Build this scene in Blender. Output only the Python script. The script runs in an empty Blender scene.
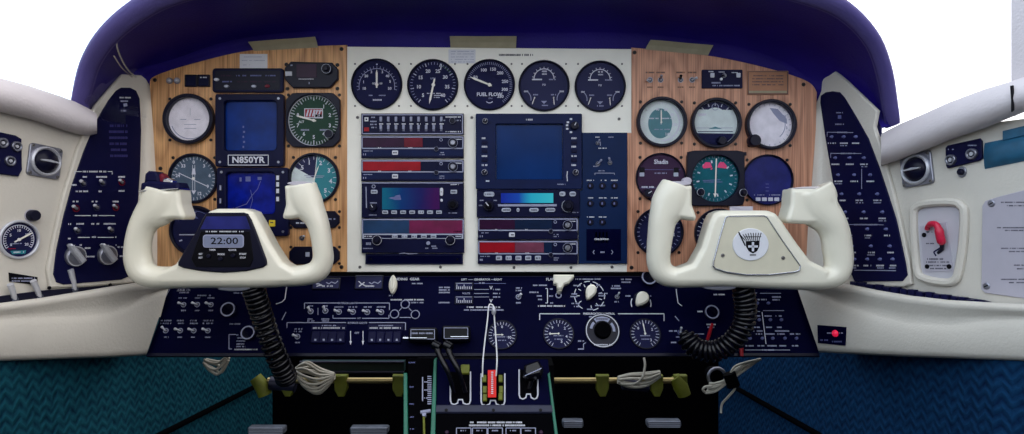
import bpy, math, random
from mathutils import Vector, Matrix
random.seed(7)
sc = bpy.context.scene
COL = sc.collection
FP = 669.0          # focal length in photo pixels (1024 wide)
ZC = 0.75           # eye height above the cabin floor
CAM = Vector((0, 0, ZC))
PI = math.pi

# ------------------------------------------------------------------ materials
def lin(c):
    o = []
    for x in c[:3]:
        x = x / 255.0
        o.append(x / 12.92 if x <= 0.04045 else ((x + 0.055) / 1.055) ** 2.4)
    return (*o, 1.0)

def mat(name, rgb, rough=0.5, metal=0.0, var=0.0, vscale=40.0, bump=0.0, bscale=200.0, coat=0.0, spec=0.5, emit=0.0, emitc=None):
    m = bpy.data.materials.new(name); m.use_nodes = True
    nt = m.node_tree; b = nt.nodes['Principled BSDF']
    b.inputs['Base Color'].default_value = lin(rgb)
    b.inputs['Roughness'].default_value = rough
    b.inputs['Metallic'].default_value = metal
    b.inputs['Specular IOR Level'].default_value = spec
    b.inputs['Coat Weight'].default_value = coat
    if emit:
        b.inputs['Emission Color'].default_value = lin(emitc or rgb)
        b.inputs['Emission Strength'].default_value = emit
    tc = nt.nodes.new('ShaderNodeTexCoord')
    if var:
        n = nt.nodes.new('ShaderNodeTexNoise'); n.inputs['Scale'].default_value = vscale; n.inputs['Detail'].default_value = 4
        nt.links.new(tc.outputs['Object'], n.inputs['Vector'])
        r = nt.nodes.new('ShaderNodeValToRGB')
        c = lin(rgb)
        r.color_ramp.elements[0].position = 0.3; r.color_ramp.elements[1].position = 0.7
        r.color_ramp.elements[0].color = (*[x * (1 - var) for x in c[:3]], 1)
        r.color_ramp.elements[1].color = (*[min(1, x * (1 + var)) for x in c[:3]], 1)
        nt.links.new(n.outputs['Fac'], r.inputs['Fac']); nt.links.new(r.outputs['Color'], b.inputs['Base Color'])
    if bump:
        n = nt.nodes.new('ShaderNodeTexNoise'); n.inputs['Scale'].default_value = bscale; n.inputs['Detail'].default_value = 3
        nt.links.new(tc.outputs['Object'], n.inputs['Vector'])
        bp = nt.nodes.new('ShaderNodeBump'); bp.inputs['Strength'].default_value = bump; bp.inputs['Distance'].default_value = 0.002
        nt.links.new(n.outputs['Fac'], bp.inputs['Height']); nt.links.new(bp.outputs['Normal'], b.inputs['Normal'])
    return m

def wood_mat(name, dark, light, seed):
    m = bpy.data.materials.new(name); m.use_nodes = True
    nt = m.node_tree; b = nt.nodes['Principled BSDF']; N = nt.nodes.new; Lk = nt.links.new
    b.inputs['Roughness'].default_value = 0.42
    tc = N('ShaderNodeTexCoord')
    mp = N('ShaderNodeMapping'); mp.inputs['Location'].default_value = (seed, seed * 1.7, 0); mp.inputs['Scale'].default_value = (9, 2.2, 9)
    Lk(tc.outputs['Object'], mp.inputs['Vector'])
    n1 = N('ShaderNodeTexNoise'); n1.inputs['Scale'].default_value = 1.0; n1.inputs['Detail'].default_value = 2
    Lk(mp.outputs[0], n1.inputs['Vector'])
    mul = N('ShaderNodeMath'); mul.operation = 'MULTIPLY'; mul.inputs[1].default_value = 16.0
    Lk(n1.outputs['Fac'], mul.inputs[0])
    sn = N('ShaderNodeMath'); sn.operation = 'PINGPONG'; sn.inputs[1].default_value = 0.5
    Lk(mul.outputs[0], sn.inputs[0])
    mp2 = N('ShaderNodeMapping'); mp2.inputs['Scale'].default_value = (520, 7, 7); mp2.inputs['Location'].default_value = (seed * 3, 0, 0)
    Lk(tc.outputs['Object'], mp2.inputs['Vector'])
    n2 = N('ShaderNodeTexNoise'); n2.inputs['Scale'].default_value = 1.0; n2.inputs['Detail'].default_value = 3
    Lk(mp2.outputs[0], n2.inputs['Vector'])
    mx = N('ShaderNodeMath'); mx.operation = 'MULTIPLY_ADD'; mx.inputs[1].default_value = 0.42
    Lk(sn.outputs[0], mx.inputs[0])
    h = N('ShaderNodeMath'); h.operation = 'MULTIPLY'; h.inputs[1].default_value = 0.95
    Lk(n2.outputs['Fac'], h.inputs[0]); Lk(h.outputs[0], mx.inputs[2])
    r = N('ShaderNodeValToRGB'); r.color_ramp.elements[0].position = 0.30; r.color_ramp.elements[1].position = 0.72
    r.color_ramp.elements[0].color = lin(dark); r.color_ramp.elements[1].color = lin(light)
    Lk(mx.outputs[0], r.inputs['Fac']); Lk(r.outputs['Color'], b.inputs['Base Color'])
    return m

def carpet_mat(name, dark, light):
    # rows of short slanted tufts (herringbone pile); object y runs along the wall, z up
    m = bpy.data.materials.new(name); m.use_nodes = True
    nt = m.node_tree; b = nt.nodes['Principled BSDF']; N = nt.nodes.new; Lk = nt.links.new
    b.inputs['Roughness'].default_value = 0.95; b.inputs['Specular IOR Level'].default_value = 0.1
    tc = N('ShaderNodeTexCoord'); sp = N('ShaderNodeSeparateXYZ'); Lk(tc.outputs['Object'], sp.inputs[0])
    pp = N('ShaderNodeMath'); pp.operation = 'PINGPONG'; pp.inputs[1].default_value = 0.011; Lk(sp.outputs['Y'], pp.inputs[0])
    ad = N('ShaderNodeMath'); ad.operation = 'ADD'; Lk(sp.outputs['Z'], ad.inputs[0]); Lk(pp.outputs[0], ad.inputs[1])
    ns = N('ShaderNodeTexNoise'); ns.inputs['Scale'].default_value = 34; Lk(tc.outputs['Object'], ns.inputs['Vector'])
    nm = N('ShaderNodeMath'); nm.operation = 'MULTIPLY_ADD'; nm.inputs[1].default_value = 0.012; Lk(ns.outputs['Fac'], nm.inputs[0]); Lk(ad.outputs[0], nm.inputs[2])
    p2 = N('ShaderNodeMath'); p2.operation = 'PINGPONG'; p2.inputs[1].default_value = 0.0075; Lk(nm.outputs[0], p2.inputs[0])
    sc2 = N('ShaderNodeMath'); sc2.operation = 'MULTIPLY'; sc2.inputs[1].default_value = 62; Lk(p2.outputs[0], sc2.inputs[0])
    nf = N('ShaderNodeTexNoise'); nf.inputs['Scale'].default_value = 90; nf.inputs['Detail'].default_value = 5; Lk(tc.outputs['Object'], nf.inputs['Vector'])
    a2 = N('ShaderNodeMath'); a2.operation = 'MULTIPLY_ADD'; a2.inputs[1].default_value = 1.0; Lk(nf.outputs['Fac'], a2.inputs[0]); Lk(sc2.outputs[0], a2.inputs[2])
    r = N('ShaderNodeValToRGB'); r.color_ramp.elements[0].position = 0.35; r.color_ramp.elements[1].position = 1.0
    r.color_ramp.elements[0].color = lin(dark); r.color_ramp.elements[1].color = lin(light)
    Lk(a2.outputs[0], r.inputs['Fac']); Lk(r.outputs['Color'], b.inputs['Base Color'])
    bp = N('ShaderNodeBump'); bp.inputs['Strength'].default_value = 0.6; bp.inputs['Distance'].default_value = 0.004
    Lk(a2.outputs[0], bp.inputs['Height']); Lk(bp.outputs['Normal'], b.inputs['Normal'])
    return m

def glass_mat(name, tint=(1, 1, 1), gl=0.05, rough=0.02):
    m = bpy.data.materials.new(name); m.use_nodes = True
    nt = m.node_tree; nt.nodes.clear(); N = nt.nodes.new
    o = N('ShaderNodeOutputMaterial'); mx = N('ShaderNodeMixShader'); t = N('ShaderNodeBsdfTransparent'); g = N('ShaderNodeBsdfGlossy')
    t.inputs['Color'].default_value = (*tint, 1); g.inputs['Roughness'].default_value = rough
    lw = N('ShaderNodeFresnel'); lw.inputs['IOR'].default_value = 1.0 + gl * 9
    nt.links.new(lw.outputs[0], mx.inputs['Fac'])
    nt.links.new(t.outputs[0], mx.inputs[1]); nt.links.new(g.outputs[0], mx.inputs[2]); nt.links.new(mx.outputs[0], o.inputs['Surface'])
    return m

def screen_mat(name, stops, strength, axis=0, base=(6, 10, 30), rough=0.12, noise=0.0):
    """an emissive display face: colours run across the screen (object x or y, in metres from the thing's origin)"""
    m = bpy.data.materials.new(name); m.use_nodes = True
    nt = m.node_tree; b = nt.nodes['Principled BSDF']; N = nt.nodes.new; Lk = nt.links.new
    b.inputs['Base Color'].default_value = lin(base); b.inputs['Roughness'].default_value = rough
    tc = N('ShaderNodeTexCoord'); sp = N('ShaderNodeSeparateXYZ'); Lk(tc.outputs['Object'], sp.inputs[0])
    lo, hi = stops[0][0], stops[-1][0]
    mr = N('ShaderNodeMapRange'); mr.inputs['From Min'].default_value = lo; mr.inputs['From Max'].default_value = hi
    Lk(sp.outputs['XYZ'[axis]], mr.inputs['Value'])
    r = N('ShaderNodeValToRGB'); e = r.color_ramp.elements
    while len(e) < len(stops): e.new(0.5)
    for i, (p, c) in enumerate(stops):
        e[i].position = (p - lo) / (hi - lo); e[i].color = lin(c)
    src = mr.outputs[0]
    if noise:
        n = N('ShaderNodeTexNoise'); n.inputs['Scale'].default_value = 90; n.inputs['Detail'].default_value = 3; Lk(tc.outputs['Object'], n.inputs['Vector'])
        ma = N('ShaderNodeMath'); ma.operation = 'MULTIPLY_ADD'; ma.inputs[1].default_value = noise
        Lk(n.outputs['Fac'], ma.inputs[0]); Lk(mr.outputs[0], ma.inputs[2]); src = ma.outputs[0]
    Lk(src, r.inputs['Fac']); Lk(r.outputs['Color'], b.inputs['Emission Color']); b.inputs['Emission Strength'].default_value = strength
    return m

M = {}
M['wood_l'] = wood_mat('oak veneer', (140, 90, 52), (226, 172, 116), 1.3)
M['wood_r'] = wood_mat('oak veneer reddish', (140, 88, 66), (214, 156, 124), 4.1)
M['white'] = mat('white painted metal', (244, 242, 232), 0.55, var=0.03, vscale=30)
M['cream'] = mat('cream gloss plastic', (233, 229, 212), 0.28, coat=0.25, var=0.015, vscale=20)
M['cream2'] = mat('cream hub plate', (208, 203, 182), 0.5, var=0.04)
M['vinyl'] = mat('off white moulded plastic', (205, 200, 190), 0.6, var=0.035, vscale=14, bump=0.25, bscale=260)
M['vinyl_d'] = mat('grey padded vinyl', (204, 197, 200), 0.65, var=0.04, vscale=18, bump=0.3, bscale=300)
M['shield'] = mat('navy purple vinyl', (31, 16, 116), 0.5, var=0.15, vscale=9, bump=0.3, bscale=300, spec=0.2)
M['shield_rim'] = mat('grey violet padding painted lit', (82, 74, 134), .55, var=.1, vscale=9, bump=.3, bscale=300, spec=0.25)  # rim padding with the window light on its edge painted in
M['navy'] = mat('navy plate', (14, 15, 54), 0.4, var=0.12, vscale=25, spec=0.1)
M['navy2'] = mat('dark navy panel', (3, 4, 38), 0.45, var=0.2, vscale=12, spec=0.02)
M['radio'] = mat('dark blue radio face', (13, 16, 50), 0.35, var=0.12, vscale=30, spec=0.12)
M['radio2'] = mat('mid blue radio face', (16, 28, 68), 0.4, var=0.12, vscale=30, spec=0.12)
M['apanel'] = mat('blue switch plate', (11, 34, 74), 0.4, var=0.1, vscale=30, spec=0.12)
M['bezel'] = mat('black blue bezel', (12, 13, 36), 0.35, spec=0.2)
M['black'] = mat('black plastic', (6, 6, 14), 0.35, spec=0.12)
M['dull'] = mat('dull black', (3, 3, 6), 0.8, spec=0.03)
M['gface'] = mat('blue black dial', (30, 32, 68), 0.5, spec=0.05)
M['gface2'] = mat('grey blue dial', (48, 50, 82), 0.5, spec=0.06)
M['gglare'] = mat('dial with painted glare', (238, 233, 243), 0.4, var=0.12, vscale=60)  # window glare on the gauge glass, painted as the dial colour
M['gglare2'] = mat('pale green dial', (206, 218, 218), 0.4, var=0.12, vscale=50)
M['gteal'] = mat('teal dial', (52, 116, 128), 0.4, var=0.12, vscale=50)
M['gteal2'] = mat('bright teal dial', (18, 124, 136), 0.4)
M['ggreen'] = mat('dark green dial', (46, 72, 60), 0.5, spec=0.08)
M['grmi'] = mat('grey green dial', (78, 94, 112), 0.5, var=0.15, vscale=50, spec=0.1)
M['gbrown'] = mat('brown purple dial', (62, 42, 68), 0.5, spec=0.08)
M['ghsi'] = mat('deep green blue dial', (20, 92, 106), 0.45, var=0.15, vscale=60, spec=0.1)
M['gsky'] = mat('dark blue scope', (34, 38, 104), 0.3, var=0.3, vscale=40, spec=0.15)
M['ink'] = mat('white print', (206, 208, 220), 0.6)
M['ink2'] = mat('grey print', (150, 154, 182), 0.6)
M['ink3'] = mat('faint print', (92, 98, 150), 0.6)
M['dark_ink'] = mat('black print', (40, 40, 60), 0.6)
M['needle'] = mat('ivory needle', (236, 234, 226), 0.5)
M['pedal'] = mat('worn grey metal', (104, 110, 124), .45, .3, var=.2, vscale=60)
M['cordw'] = mat('white cord', (232, 232, 236), .5)
M['silver'] = mat('silver finish', (196, 198, 208), .3, .35)
M['lcd2'] = mat('lcd blue grey', (122, 130, 158), .3)
M['lens_navy'] = mat('navy lens', (9, 30, 62), .3, var=.2, vscale=40, spec=.2)
M['steel2'] = mat('dark polished steel', (96, 102, 122), .22, .9)
M['chrome'] = mat('chrome', (205, 208, 216), 0.18, 1.0)
M['steel'] = mat('brushed steel', (150, 152, 165), 0.35, 0.9)
M['screw'] = mat('black screw', (24, 16, 20), 0.4)
M['screw_l'] = mat('grey screw', (120, 118, 118), 0.4, 0.6)
M['red'] = mat('red lens', (150, 14, 30), 0.3, var=0.15, vscale=60, spec=0.2)
M['red_d'] = mat('dark red lens', (104, 14, 38), 0.3, var=0.2, vscale=60, spec=0.2)
M['wine'] = mat('wine lens', (44, 10, 46), 0.3, var=0.2, vscale=60, spec=0.2)
M['redtag'] = mat('red fabric', (226, 30, 20), 0.6, var=0.08)
M['pink'] = mat('pink flag', (224, 60, 120), 0.5)
M['yellow'] = mat('yellow', (222, 196, 40), 0.5)
M['primer'] = mat('yellow green primer', (104, 110, 24), 0.6, var=0.2, vscale=60)
M['green'] = mat('green enamel', (20, 106, 84), 0.45, var=0.1)
M['brass'] = mat('brass rod', (178, 160, 110), 0.35, 0.7)
M['tape'] = mat('masking tape', (156, 148, 122), 0.7, var=0.08, vscale=60, bump=0.2)
M['paper'] = mat('white paper', (218, 220, 228), 0.8, var=0.03)
M['bronze'] = mat('bronze placard', (150, 104, 76), 0.4, 0.3, var=0.1)
M['wire'] = mat('grey white wire', (176, 172, 160), 0.5)
M['carpet_l'] = carpet_mat('teal carpet', (5, 40, 62), (24, 84, 100))
M['carpet_r'] = carpet_mat('teal carpet painted shaded', (5, 30, 64), (17, 60, 98))  # the same teal carpet, its shade on the right painted in
M['tealplast'] = mat('teal plastic', (30, 88, 120), 0.5, var=0.2, vscale=60)
M['recess'] = mat('grey recess', (188, 186, 194), 0.6, var=0.03)
M['plac'] = mat('grey placard', (176, 172, 184), 0.5, var=0.03)
M['crt'] = mat('crt glass with painted blue reflection', (8, 44, 118), 0.18, var=0.3, vscale=30, spec=0.12)  # blue reflected in the unlit display tubes, painted as glass colour
M['crt2'] = mat('bright crt glass with painted blue reflection', (10, 26, 130), 0.18, var=0.45, vscale=45, spec=0.12)  # same painted reflection in a brighter blue
M['crt3'] = mat('radar glass', (9, 46, 102), 0.2, var=0.2, vscale=14, spec=0.12)
def clear_glass(name, tint):
    m = bpy.data.materials.new(name); m.use_nodes = True; nt = m.node_tree; nt.nodes.clear()
    o = nt.nodes.new('ShaderNodeOutputMaterial'); t = nt.nodes.new('ShaderNodeBsdfTransparent'); t.inputs['Color'].default_value = (*tint, 1); nt.links.new(t.outputs[0], o.inputs['Surface']); return m
M['glass'] = clear_glass('instrument glass', (.985, .985, .99))
M['cabin'] = mat('dark added rear wall', (70, 60, 58), 0.9, spec=.1)  # colour of the unseen wall added to darken reflections
M['pane'] = glass_mat('window glass', (0.97, 0.98, 1), 0.03)
M['lcd'] = mat('lcd grey', (172, 178, 196), 0.3)
M['clear'] = glass_mat('clear acrylic', (0.75, 0.76, 0.8), 0.06, 0.15)

# ------------------------------------------------------------------ planes and frames
class Plane:
    def __init__(s, p0, n):
        s.p0 = Vector(p0); s.n = Vector(n).normalized()
        s.x = Vector((0, 0, 1)).cross(s.n).normalized(); s.y = s.n.cross(s.x).normalized()
    def at(s, px, py, off=0.0):
        d = Vector(((px - 512) / FP, 1.0, (217 - py) / FP))
        t = ((s.p0 + s.n * off - CAM).dot(s.n)) / d.dot(s.n)
        return CAM + d * t
    def frame(s, px, py, off=0.0): return Frame(s, px, py, off)

class Frame:
    """a thing's own axes: x right, y up along its surface, z out of the surface"""
    def __init__(s, pl, px, py, off=0.0):
        s.pl = pl; s.off = off
        s.o = pl.at(px, py, off); s.s = s.o.y / FP
        s.R = Matrix((pl.x, pl.y, pl.n)).transposed()
    def T(s, px, py):
        d = s.pl.at(px, py, s.off) - s.o
        return d.dot(s.pl.x) / s.s, d.dot(s.pl.y) / s.s
    def M4(s): return Matrix.Translation(s.o) @ s.R.to_4x4()

class World:
    """metres, world axes, own origin"""
    def __init__(s, o): s.o = Vector(o); s.s = 1.0
    def T(s, a, b): return a, b
    def M4(s): return Matrix.Translation(s.o)

def ray(px, py, Y): return Vector(((px - 512) * Y / FP, Y, ZC + (217 - py) * Y / FP))

PANEL = Plane((0, 1.07, 0), (0, -1, 0))
LOWER = Plane((0, 1.09, 0.6555), (0, -0.1216, 0.05))
PED = Plane((0, 1.035, 0.5334), (0, -0.0948, 0.075))
LW = Plane((-0.595, 1.07, 0), (0.925, -0.38, 0))
RW = Plane((0.505, 1.07, 0), (-0.925, -0.38, 0))
YOKE = Plane((0, 0.95, 0), (0, -1, 0))

# ------------------------------------------------------------------ mesh builder
_tc = {}
def text_mesh(body, bold):
    k = (body, bold)
    if k in _tc: return _tc[k]
    cu = bpy.data.curves.new('t', 'FONT'); cu.body = body; cu.align_x = 'CENTER'; cu.align_y = 'CENTER'; cu.size = 1.0
    cu.resolution_u = 2; cu.fill_mode = 'FRONT'; cu.offset = 0.03 if bold else 0.012
    ob = bpy.data.objects.new('t', cu); me = ob.to_mesh()
    vs = [tuple(v.co) for v in me.vertices]; fs = [tuple(p.vertices) for p in me.polygons]
    ob.to_mesh_clear(); bpy.data.objects.remove(ob); bpy.data.curves.remove(cu)
    _tc[k] = (vs, fs); return _tc[k]

def rr(x0, y0, x1, y1, r, n=5):
    """rounded rectangle, counter-clockwise, y up"""
    if x1 < x0: x0, x1 = x1, x0
    if y1 < y0: y0, y1 = y1, y0
    r = max(1e-4, min(r, (x1 - x0) / 2.01, (y1 - y0) / 2.01)); P = []
    for cx, cy, a0 in ((x1 - r, y1 - r, 0), (x0 + r, y1 - r, 90), (x0 + r, y0 + r, 180), (x1 - r, y0 + r, 270)):
        for i in range(n + 1):
            a = math.radians(a0 + 90 * i / n); P.append((cx + r * math.cos(a), cy + r * math.sin(a)))
    return P

def circ(cx, cy, r, n=48, ry=None):
    return [(cx + r * math.cos(2 * PI * i / n), cy + (ry or r) * math.sin(2 * PI * i / n)) for i in range(n)]

def inset(P, d):
    n = len(P); Q = []
    for i in range(n):
        a, b, c = Vector(P[i - 1]), Vector(P[i]), Vector(P[(i + 1) % n])
        e1 = (b - a); e2 = (c - b)
        if e1.length < 1e-9 or e2.length < 1e-9: Q.append(tuple(b)); continue
        n1 = Vector((-e1.y, e1.x)).normalized(); n2 = Vector((-e2.y, e2.x)).normalized()
        m = n1 + n2
        if m.length < 1e-6: Q.append(tuple(b)); continue
        m.normalize(); k = d / max(0.4, m.dot(n1))
        Q.append((b.x + m.x * k, b.y + m.y * k))
    return Q

def area2(P): return sum(P[i - 1][0] * P[i][1] - P[i][0] * P[i - 1][1] for i in range(len(P)))

def spline(P, n, closed=False):
    P = [Vector(p) for p in P]; m = len(P); out = []
    seg = m if closed else m - 1
    for k in range(n if closed else n + 1):
        t = k * seg / n; i = min(int(t), seg - 1); u = t - i
        g = (lambda j: P[j % m]) if closed else (lambda j: P[max(0, min(m - 1, j))])
        a, b, c, d = g(i - 1), g(i), g(i + 1), g(i + 2)
        out.append(0.5 * ((2 * b) + (c - a) * u + (2 * a - 5 * b + 4 * c - d) * u * u + (3 * b - a - 3 * c + d) * u ** 3))
    return out

class MB:
    def __init__(s, F=None, m='black'):
        s.F = F; s.v = []; s.f = []; s.m = []; s.sm = []; s.mats = []; s.d = m
    def T(s, x, y): return s.F.T(x, y) if s.F else (x, y)
    def P(s, pts): return [s.T(*p) for p in pts]
    def add(s, vs, fs, m=None, smooth=False):
        m = m or s.d
        if m not in s.mats: s.mats.append(m)
        k = s.mats.index(m); b = len(s.v); s.v += [tuple(v) for v in vs]
        for f in fs: s.f.append(tuple(b + i for i in f)); s.m.append(k); s.sm.append(smooth)
    # --- local-coordinate primitives
    def lprism(s, P, z0, z1, m=None, bev=0.0):
        if area2(P) < 0: P = P[::-1]
        n = len(P); rows = [(P, z0), (P, z1 - bev)]
        if bev: rows.append((inset(P, bev), z1))
        vs = [(x, y, z) for Q, z in rows for x, y in Q]; fs = []
        for r in range(len(rows) - 1):
            for i in range(n):
                j = (i + 1) % n; fs.append((r * n + i, r * n + j, (r + 1) * n + j, (r + 1) * n + i))
        t = (len(rows) - 1) * n
        fs.append(tuple(range(t, t + n))); fs.append(tuple(range(n - 1, -1, -1)))
        s.add(vs, fs, m)
    def lframe(s, A, B, z0, z1, m=None, bev=0.4, zi=None):
        """a flat frame between outline A and opening B (same number of points)"""
        n = len(A); zi = z0 if zi is None else zi
        rows = [(A, z0), (A, z1 - bev), (inset(A, bev), z1), (inset(B, -bev), z1), (B, z1 - bev), (B, zi)]
        vs = [(x, y, z) for Q, z in rows for x, y in Q]; fs = []
        for r in range(len(rows) - 1):
            for i in range(n):
                j = (i + 1) % n; fs.append((r * n + i, r * n + j, (r + 1) * n + j, (r + 1) * n + i))
        s.add(vs, fs, m)
    def llathe(s, cx, cy, prof, m=None, n=40, cap=True, smooth=True):
        vs = []; fs = []; k = len(prof)
        for r, z in prof:
            for i in range(n):
                a = 2 * PI * i / n; vs.append((cx + r * math.cos(a), cy + r * math.sin(a), z))
        for r in range(k - 1):
            for i in range(n):
                j = (i + 1) % n; fs.append((r * n + i, r * n + j, (r + 1) * n + j, (r + 1) * n + i))
        s.add(vs, fs, m, smooth)
        if cap: s.add(vs[-n:], [tuple(range(n))], m)
    def lflat(s, P, z, m=None):
        if area2(P) < 0: P = P[::-1]
        s.add([(x, y, z) for x, y in P], [tuple(range(len(P)))], m)
    def lline(s, x0, y0, x1, y1, w, z, m=None):
        dx, dy = x1 - x0, y1 - y0; l = math.hypot(dx, dy) or 1; nx, ny = -dy / l * w / 2, dx / l * w / 2
        s.lflat([(x0 + nx, y0 + ny), (x0 - nx, y0 - ny), (x1 - nx, y1 - ny), (x1 + nx, y1 + ny)], z, m)
    def larc(s, cx, cy, r, a0, a1, w, z, m=None, n=32):
        vs = []; fs = []
        for i in range(n + 1):
            a = math.radians(a0 + (a1 - a0) * i / n)
            for q in (r - w / 2, r + w / 2): vs.append((cx + q * math.sin(a), cy + q * math.cos(a), z))
        for i in range(n): fs.append((2 * i, 2 * i + 2, 2 * i + 3, 2 * i + 1) if a1 < a0 else (2 * i, 2 * i + 1, 2 * i + 3, 2 * i + 2))
        s.add(vs, fs, m)
    def lticks(s, cx, cy, r0, r1, a0, a1, n, w, z, m=None):
        for i in range(n):
            a = math.radians(a0 + (a1 - a0) * i / max(1, n - 1)); sa, ca = math.sin(a), math.cos(a)
            s.lline(cx + r0 * sa, cy + r0 * ca, cx + r1 * sa, cy + r1 * ca, w, z, m)
    def ltext(s, body, x, y, h, z, m=None, bold=False, rot=0.0, sx=1.0):
        vs, fs = text_mesh(body, bold); k = h / 0.70; c, q = math.cos(rot), math.sin(rot)
        s.add([(x + (v[0] * c * sx - v[1] * q) * k, y + (v[0] * q * sx + v[1] * c) * k, z) for v in vs], fs, m)
    def tube(s, pts, r, m=None, n=10, cap=True, squash=None):
        pts = [Vector(p) for p in pts]; k = len(pts); rs = r if isinstance(r, (list, tuple)) else [r] * k
        vs = []; fs = []; prev = None
        for i, p in enumerate(pts):
            t = (pts[min(k - 1, i + 1)] - pts[max(0, i - 1)]).normalized()
            if prev is None:
                a = Vector((0, 0, 1)) if abs(t.z) < 0.9 else Vector((1, 0, 0))
                u = (a - t * a.dot(t)).normalized()
            else:
                u = prev - t * prev.dot(t); u = u.normalized()
            prev = u; w = t.cross(u)
            for j in range(n):
                an = 2 * PI * j / n; vs.append(p + (u * math.cos(an) + w * math.sin(an)) * rs[i])
        for i in range(k - 1):
            for j in range(n):
                q = (j + 1) % n; fs.append((i * n + j, i * n + q, (i + 1) * n + q, (i + 1) * n + j))
        s.add(vs, fs, m, True)
        if cap: s.add(vs[:n], [tuple(range(n - 1, -1, -1))], m); s.add(vs[-n:], [tuple(range(n))], m)
    def loft(s, rows, m=None, smooth=True, closed=False, flip=False):
        n = len(rows[0]); vs = [tuple(p) for r in rows for p in r]; fs = []
        for r in range(len(rows) - 1):
            for i in range(n if closed else n - 1):
                j = (i + 1) % n; q = (r * n + i, r * n + j, (r + 1) * n + j, (r + 1) * n + i)
                fs.append(q[::-1] if flip else q)
        s.add(vs, fs, m, smooth)
    # --- photo-coordinate primitives, mapped onto the thing's own surface
    def prism(s, pts, z0, z1, m=None, bev=0.0): s.lprism(s.P(pts), z0, z1, m, bev)
    def rect(s, x0, y0, x1, y1, z0, z1, m=None, bev=0.0, r=0.0):
        a = s.T(x0, y0); b = s.T(x1, y1); s.lprism(rr(a[0], a[1], b[0], b[1], r or 1e-3, 4 if r else 1), z0, z1, m, bev)
    def flat(s, pts, z, m=None): s.lflat(s.P(pts), z, m)
    def bar(s, x0, y0, x1, y1, z, m=None): s.flat([(x0, y0), (x0, y1), (x1, y1), (x1, y0)], z, m)
    def cyl(s, x, y, r, z0, z1, m=None, n=28, bev=0.0): c = s.T(x, y); s.lprism(circ(c[0], c[1], r, n), z0, z1, m, bev)
    def ring(s, x, y, ri, ro, z0, z1, m=None, n=28):
        c = s.T(x, y); s.lframe(circ(*c, ro, n), circ(*c, ri, n), z0, z1, m, min(0.25, (ro - ri) / 3))
    def line(s, x0, y0, x1, y1, w, z, m=None): a = s.T(x0, y0); b = s.T(x1, y1); s.lline(*a, *b, w, z, m)
    def box(s, x0, y0, x1, y1, w, z, m=None):
        for q in ((x0, y0, x1, y0), (x1, y0, x1, y1), (x1, y1, x0, y1), (x0, y1, x0, y0)): s.line(*q, w, z, m)
    def poly(s, pts, w, z, m=None):
        for i in range(len(pts) - 1): s.line(*pts[i], *pts[i + 1], w, z, m)
    def text(s, body, x, y, h, z, m=None, bold=False, sx=1.0, rot=0.0): c = s.T(x, y); s.ltext(body, *c, h, z, m, bold, rot, sx)
    def marks(s, x0, x1, y, h, z, m=None):
        """a row of print too small to read in the photograph"""
        x = x0
        while x < x1 - 0.3:
            w = random.uniform(0.55, 0.95); k = random.random()
            a = s.T(x, y + h / 2); b = s.T(min(x1, x + w), y - h / 2)
            if k < 0.86: s.lflat([(a[0], a[1]), (b[0], a[1]), (b[0], b[1]), (a[0], b[1])], z, m)
            x += w + random.uniform(0.15, 0.4)
    def mesh(s, name, sc_):
        me = bpy.data.meshes.new(name); me.from_pydata([(x * sc_, y * sc_, z * sc_) for x, y, z in s.v], [], s.f)
        for k in s.mats: me.materials.append(M[k])
        me.polygons.foreach_set('material_index', s.m); me.polygons.foreach_set('use_smooth', s.sm); me.update()
        return me

# ------------------------------------------------------------------ objects
def tag(o, label, cat, group=None):
    o['label'] = label; o['category'] = cat
    if group: o['group'] = group
    return o
def thing(name, label, cat, F, group=None):
    o = bpy.data.objects.new(name, None); COL.objects.link(o); o.matrix_world = F.M4(); o.empty_display_size = 0.01
    return tag(o, label, cat, group)
def part(name, mb, parent, F, at=None, label=None):
    me = mb if isinstance(mb, bpy.types.Mesh) else mb.mesh(name, F.s)
    o = bpy.data.objects.new(name, me); COL.objects.link(o); o.parent = parent
    if at: o.location = Vector(at) * F.s
    if label: o['label'] = label
    return o
def solo(name, mb, label, cat, F, group=None):
    o = bpy.data.objects.new(name, mb.mesh(name, F.s)); COL.objects.link(o); o.matrix_world = F.M4()
    return tag(o, label, cat, group)
def struct(name, mb, F):
    o = bpy.data.objects.new(name, mb.mesh(name, F.s)); COL.objects.link(o); o.matrix_world = F.M4(); o['kind'] = 'structure'
    return o
_shared = {}
def shared(key, F, fn):
    k = (key, round(F.s, 5))
    if k not in _shared:
        mb = MB(None); fn(mb); _shared[k] = mb.mesh(key, F.s)
    return _shared[k]
def screw_fn(col, r):
    def fn(mb):
        mb.llathe(0, 0, [(r, 0), (r, 0.5), (r * 0.7, 0.9)], col, 12); mb.lline(-r * 0.55, -r * .3, r * 0.55, r * .3, r * 0.3, 0.93, 'black')
    return fn
def screw(parent, F, px, py, col='screw', r=1.6, z=0.0, name='mounting_screw'):
    x, y = F.T(px, py); return part(name, shared('screw_%s_%.2f' % (col, r), F, screw_fn(col, r)), parent, F, (x, y, z))
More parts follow.
